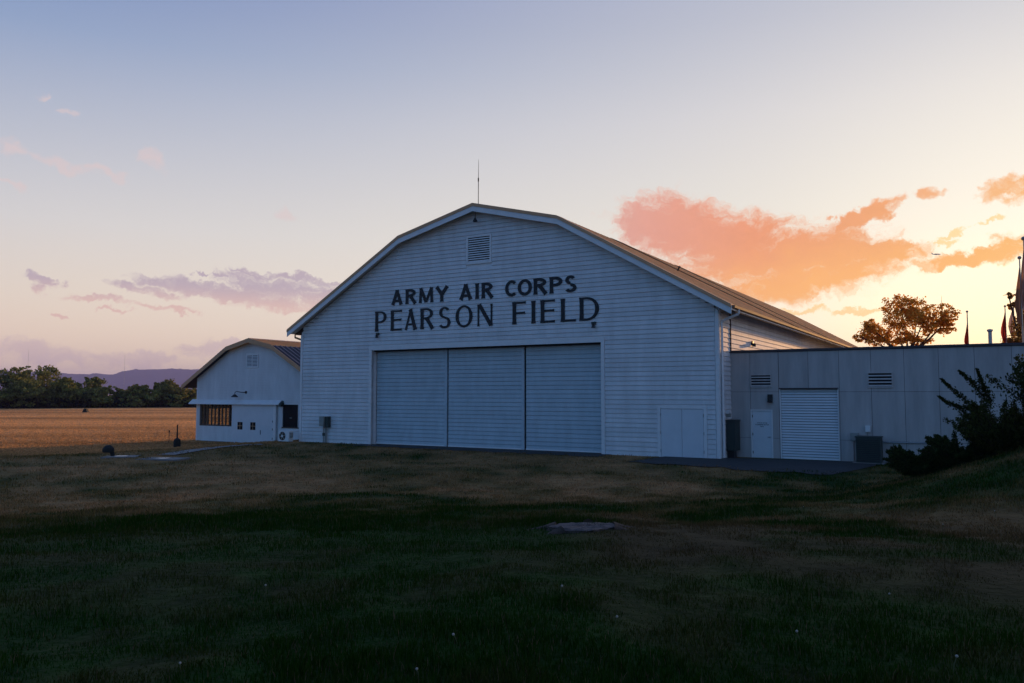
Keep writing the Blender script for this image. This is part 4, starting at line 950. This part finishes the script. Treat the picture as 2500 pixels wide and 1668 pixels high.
def arch_shrub(name, label, base, nb, length, spread, lsize, c0, c1, seed, nl=60, bias=(0, 0), tilt=.9):
    r = np.random.default_rng(seed); t = thing(name, label, 'shrub', base, 0); tm = MB(); C = []; Nn = []
    for k in range(nb):
        a = r.uniform(0, 2 * math.pi); el = R(r.uniform(40, 85)) * tilt; L_ = length * r.uniform(.5, 1.0)
        d = np.array([math.cos(a) * math.cos(el) * spread + bias[0], math.sin(a) * math.cos(el) * spread + bias[1], math.sin(el)]); d /= np.linalg.norm(d)
        ts = np.linspace(0, 1, 9); P = np.outer(ts * L_, d); P[:, 2] -= (ts ** 2.4) * L_ * .28 * (1 - d[2] * .6); P += np.array([math.cos(a), math.sin(a), 0]) * .25
        tm.tube([tuple(p) for p in P], list(np.linspace(.025, .004, 9)), 5, False)
        tt = r.random(nl) ** .8; q = np.stack([np.interp(tt, ts, P[:, j]) for j in range(3)], 1); off = r.normal(0, 1, (nl, 3)) * (.03 + .15 * (1 - tt))[:, None] * (length / 2); C.append(q + off)
    tm.build('stems', 'bark', t); C = np.concatenate(C); C[:, 2] = np.maximum(C[:, 2], .03); n = len(C)
    V, F = quads(C, r.normal(0, 1, (n, 3)), r.normal(0, .6, (n, 3)) + np.array([0, 0, 1]), lsize * (.6 + .8 * r.random(n)), 1.6)
    mixv = r.random(n)[:, None]; colr = np.repeat(np.array(c0) * (1 - mixv) + np.array(c1) * mixv, 4, 0)
    link('foliage', mesh_np('foliage', V, F, colr), 'needle', t); return t
GS0, GS1 = (.018, .032, .012), (.060, .085, .028)
x, y, z = polar(27.3, 26.5); arch_shrub('rounded_shrub', 'low rounded dark shrub beside the condenser', (x, y, z), 130, 1.15, 1.2, .042, GS0, GS1, 31, 330, tilt=.85)
x, y, z = polar(29.6, 25.8); arch_shrub('dense_shrub', 'dark dense shrub between the low shrub and the arching one', (x, y, z), 120, 1.15, 1.2, .042, GS0, GS1, 37, 330, tilt=.85)
x, y, z = polar(31.9, 25.5); arching = arch_shrub('arching_shrub', 'tall shrub with feathery arching branches against the annex wall', (x, y, z), 110, 1.8, 1.0, .040, (.018, .03, .010), (.09, .10, .03), 32, 300, (-.10, -.02))
x, y, z = polar(35.2, 24.5); arch_shrub('tall_shrub', 'tallest dark evergreen shrub at the top of the grassy bank', (x, y, z), 120, 2.6, .6, .05, GS0, (.07, .08, .025), 33, 320)
for q, (pa, pb, pc) in enumerate((((2400, 1010), (2340, 965), (2297, 925)), ((2390, 1000), (2330, 1000), (2292, 968)), ((2410, 980), (2375, 930), (2340, 905)), ((2420, 985), (2400, 945), (2385, 900)))):
    d = 25.3; pts = [px_at(*p_, d) for p_ in (pa, pb, pc)]; b0 = np.array(arching.location); r = np.random.default_rng(60 + q)
    s = np.linspace(0, 1, 12)[:, None]; P = (1 - s) ** 2 * (pts[0] - b0) + 2 * s * (1 - s) * (pts[1] - b0) + s ** 2 * (pts[2] - b0)
    br = MB().tube([tuple(p_) for p_ in P], list(np.linspace(.016, .004, 12)), 5, False).build('branch', 'bark', arching)
    n = 650; tt = r.random(n); C = np.stack([np.interp(tt, s[:, 0], P[:, j]) for j in range(3)], 1) + r.normal(0, 1, (n, 3)) * (.014 + .06 * (1 - tt))[:, None]
    V, F = quads(C, r.normal(0, 1, (n, 3)), r.normal(0, .6, (n, 3)) + np.array([-.6, 0, .8]), .040 * (.6 + .8 * r.random(n)), 1.7)
    m_ = r.random(n)[:, None]; link('leaves', mesh_np('foliage', V, F, np.repeat(np.array([.02, .03, .01]) * (1 - m_) + np.array([.06, .07, .02]) * m_, 4, 0)), 'needle', br)

# ------------------------------------------------------------------ flags
def flag(px, ptop, d, label, mats, flen, drop, fw, seed, ball=.09):
    top = px_at(px, ptop, d); x, y = float(top[0]), float(top[1]); z = float(terr(x, y)); hgt = float(top[2]) - z
    t = thing('flagpole', label, 'flagpole', (x, y, z), 0)
    MB().tube([(0, 0, 0), (0, 0, hgt * .5), (0, 0, hgt)], [.07, .06, .035], 10).build('pole', 'alu', t)
    MB().lathe([(0, -ball), (ball * .7, -ball * .7), (ball, 0), (ball * .7, ball * .7), (0, ball)], 12, (0, 0, hgt + ball)).build('finial', 'alu', t)
    r = np.random.default_rng(seed); ns, nv = 16, 14; V = []; F = []; zt = hgt - drop
    for j in range(nv + 1):
        v = j / nv; wv = fw * (.12 + .88 * math.sin(min(1, v * 1.25) * math.pi / 2) ** 1.3) * (1 - .35 * max(0, v - .75) / .25)
        for i in range(ns + 1):
            u = i / ns; V.append((-wv * u + .02 * math.sin(9 * u), .16 * math.sin(u * 11 + v * 2.0 + seed) * v ** .6 * min(1, u * 4), zt - flen * v * (1 - .16 * u) - .02 * math.sin(7 * u + seed)))
    Fm = [[], [], []]
    for j in range(nv):
        for i in range(ns):
            k = j * (ns + 1) + i; m = 0
            if len(mats) == 3: m = 2 if (j < 6 and i > 9) else (i % 2)
            elif len(mats) == 2: m = 1 if 5 < i < 11 else 0
            Fm[m].append((k, k + 1, k + ns + 2, k + ns + 1))
    me = bpy.data.meshes.new('flag_cloth'); me.from_pydata(V, [], [f for l in Fm for f in l]); me.update()
    mi = [m for m, l in enumerate(Fm) for _ in l]
    for m in mats: me.materials.append(MT[m])
    me.polygons.foreach_set('material_index', mi); me.polygons.foreach_set('use_smooth', [True] * len(mi))
    o = bpy.data.objects.new('flag_cloth', me); col.objects.link(o); o.parent = t
flag(2361, 764, 66, 'lone pole with a small limp red flag between tree and vent stack', ['flagred'], 2.0, .75, .24, 1)
flag(2453.5, 751, 68, 'pole with a red limp flag in front of the dark tree', ['flagred'], 2.4, .35, .32, 2)
flag(2474, 742, 72, 'short pole with a pale pinkish flag beside the red flag', ['flagwhite', 'flagred'], 2.4, .3, .45, 3)
flag(2489, 634, 60, 'tall flagpole with ball finial and long limp tan flag', ['flagtan'], 4.0, .5, .42, 4, .12)
flag(2499, 588, 58, 'tallest flagpole with ball finial and limp lavender striped flag', ['flagwhite', 'flagtan', 'flagblue'], 4.2, .45, .36, 5, .14)

# ------------------------------------------------------------------ aeroplane
def build_plane():
    c = px_at(2286, 621, 1550.0)
    t = thing('jet_aeroplane', 'tiny dark jet aeroplane flying below the orange cloud', 'aeroplane', tuple(c), R(-28 + 12))
    L2 = 7.2
    MB().tube([(-L2, 0, .7), (-L2 * .75, 0, .35), (-L2 * .4, 0, .05), (L2 * .6, 0, -.1), (L2 * .88, 0, -.12), (L2, 0, -.2)], [.1, .5, .85, .9, .6, .1], 12).build('fuselage', 'plane', t, True)
    for s in (-1, 1):
        MB().hexa([(1.6, s * .6, -.5), (-1.0, s * .6, -.5), (-3.0, s * 7.0, .2), (-2.0, s * 7.0, .2), (1.6, s * .6, -.3), (-1.0, s * .6, -.3), (-3.0, s * 7.0, .28), (-2.0, s * 7.0, .28)]).build('wing', 'plane', t)
        MB().hexa([(-5.6, s * .2, .5), (-6.8, s * .2, .5), (-7.6, s * 2.4, .6), (-6.9, s * 2.4, .6), (-5.6, s * .2, .6), (-6.8, s * .2, .6), (-7.6, s * 2.4, .68), (-6.9, s * 2.4, .68)]).build('tailplane', 'plane', t)
        MB().tube([(.9, s * 2.3, -.85), (-.7, s * 2.3, -.8)], [.42, .34], 10).build('engine', 'plane', t)
    MB().hexa([(-4.8, -.08, .7), (-6.9, -.08, .7), (-6.9, .08, .7), (-4.8, .08, .7), (-7.2, -.05, 3.1), (-8.1, -.05, 3.1), (-8.1, .05, 3.1), (-7.2, .05, 3.1)]).build('fin', 'plane', t)
build_plane()
# far radio masts
for px, ptop, d in ((70, 858, 1500.0), (305, 868, 1700.0)):
    tp = px_at(px, ptop, d); t = thing('radio_mast', 'hair-thin radio mast far behind the wood edge', 'mast', (float(tp[0]), float(tp[1]), -.6), 0, 'far radio masts')
    MB().tube([(0, 0, 0), (0, 0, float(tp[2]) + .6)], [.30, .16], 4).build('mast', 'steel', t); MB().tube([(0, 0, float(tp[2]) + .5), (0, 0, float(tp[2]) + 4)], .1, 4).build('aerial', 'steel', t)

# ------------------------------------------------------------------ grass
def blades(name, label, n, dmin, dmax, az0, az1, hgt, wid, seed, power=1.0, field_only=False, bend=.5):
    r = np.random.default_rng(seed)
    d = np.sqrt(r.random(n) * (dmax ** 2 - dmin ** 2) + dmin ** 2) if power == 1.0 else dmin * (dmax / dmin) ** r.random(n)
    az = np.radians(r.uniform(az0, az1, n)); x = d * np.sin(az); y = d * np.cos(az); hx, hy = hfr(x, y)
    inb = (hx > -26.9) & (hx < .1) & (hy > -.1) | (hx > -.1) & (hx < 27) & (hy > 1.7) | (hx > -40.8) & (hx < -28.6) & (hy > 2.85) & (hy < 13.5) | (hx > -2.6) & (hx < 6.5) & (hy > -3.9 + .3 * np.sin(hx * 2)) & (hy < 2) | (hx > -21.3) & (hx < -5.5) & (hy > -1.4) & (hy < .1)
    D, field = dryness(x, y); cl = fbm(x * 1.1 + 7, y * 1.1, 3); cl2 = fbm(x * 3.3 + 1, y * 3.3, 2)
    keep = ~inb
    if field_only: keep &= field > r.random(n) * .8
    else: keep &= (field < .5 + .5 * r.random(n)) & (cl2 + .25 * (1 - D) > .30 * r.random(n) + .18)
    x, y, d, D, field, cl, cl2 = [v[keep] for v in (x, y, d, D, field, cl, cl2)]; n = len(x); z = terr(x, y)
    h = hgt * (.45 + .9 * r.random(n)) * (.15 + .9 * cl + .75 * np.clip(cl2 * 2 - .6, 0, 1.2)) * (1 - .35 * D * (field < .5)); a = r.uniform(0, 2 * np.pi, n); w = wid * (.6 + .8 * r.random(n)) * (1 if field_only else np.maximum(1, d / 9))
    ax, ay = np.cos(a) * w / 2, np.sin(a) * w / 2; la = r.uniform(0, 2 * np.pi, n); ln = h * bend * r.random(n) * (1 + .8 * D)
    bx, by = np.cos(la) * ln, np.sin(la) * ln
    B = np.stack([x, y, z - .01], 1); A_ = np.stack([ax, ay, 0 * ax], 1)
    V = np.stack([B - A_, B + A_, B + A_ * .7 + np.stack([bx * .35, by * .35, h * .6], 1), B + np.stack([bx, by, h], 1), B - A_ * .7 + np.stack([bx * .35, by * .35, h * .6], 1)], 1)
    V[:, 3:4] = (V[:, 3:4]); k = np.arange(n)[:, None] * 5; F = np.concatenate([k + np.array([[0, 1, 2, 4]])])
    tri = k + np.array([[4, 2, 3, 3]])
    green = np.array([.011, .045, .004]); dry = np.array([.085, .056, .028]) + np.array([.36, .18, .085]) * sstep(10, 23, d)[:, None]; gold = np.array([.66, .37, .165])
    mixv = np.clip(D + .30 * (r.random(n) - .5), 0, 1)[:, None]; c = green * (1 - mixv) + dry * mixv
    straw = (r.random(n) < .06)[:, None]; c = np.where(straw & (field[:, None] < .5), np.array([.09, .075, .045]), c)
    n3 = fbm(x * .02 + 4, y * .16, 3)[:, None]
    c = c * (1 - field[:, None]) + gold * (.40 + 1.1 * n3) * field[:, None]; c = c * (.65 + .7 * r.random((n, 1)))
    Vf = V.reshape(-1, 3); me = bpy.data.meshes.new(name)
    F5 = k + np.array([[0, 1, 2, 3, 4]])
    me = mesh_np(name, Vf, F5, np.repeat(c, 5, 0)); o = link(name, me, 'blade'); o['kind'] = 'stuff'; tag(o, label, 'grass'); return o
blades('lawn_grass', 'dark green short grass of the near lawn with dry patches', 330000, 2.6, 30, -44, 44, .055, .006, 1, power=2)
blades('mown_grass', 'patchy brown and green grass between the lawn and the buildings', 210000, 12.5, 52, -46, 42, .085, .007, 2, power=2)
blades('field_grass', 'dry golden grass of the open field', 360000, 44, 226, -48, -14, .075, .08, 3, power=2, field_only=True)

# ------------------------------------------------------------------ haze
def build_haze():
    mb = MB().box(-9600, 9600, -3000, 9600, -3.5, 275); m = bpy.data.materials.new('haze_air'); m.use_nodes = True; nt = m.node_tree; nt.nodes.clear()
    v = nt.nodes.new('ShaderNodeVolumePrincipled'); v.inputs['Color'].default_value = (.50, .53, 1.0, 1); v.inputs['Density'].default_value = 1.15e-4; v.inputs['Anisotropy'].default_value = 0.0
    o = nt.nodes.new('ShaderNodeOutputMaterial'); nt.links.new(v.outputs[0], o.inputs['Volume'])
    h = mb.build('haze', m); h['kind'] = 'stuff'; tag(h, 'thin evening haze over the whole field', 'haze')
build_haze()
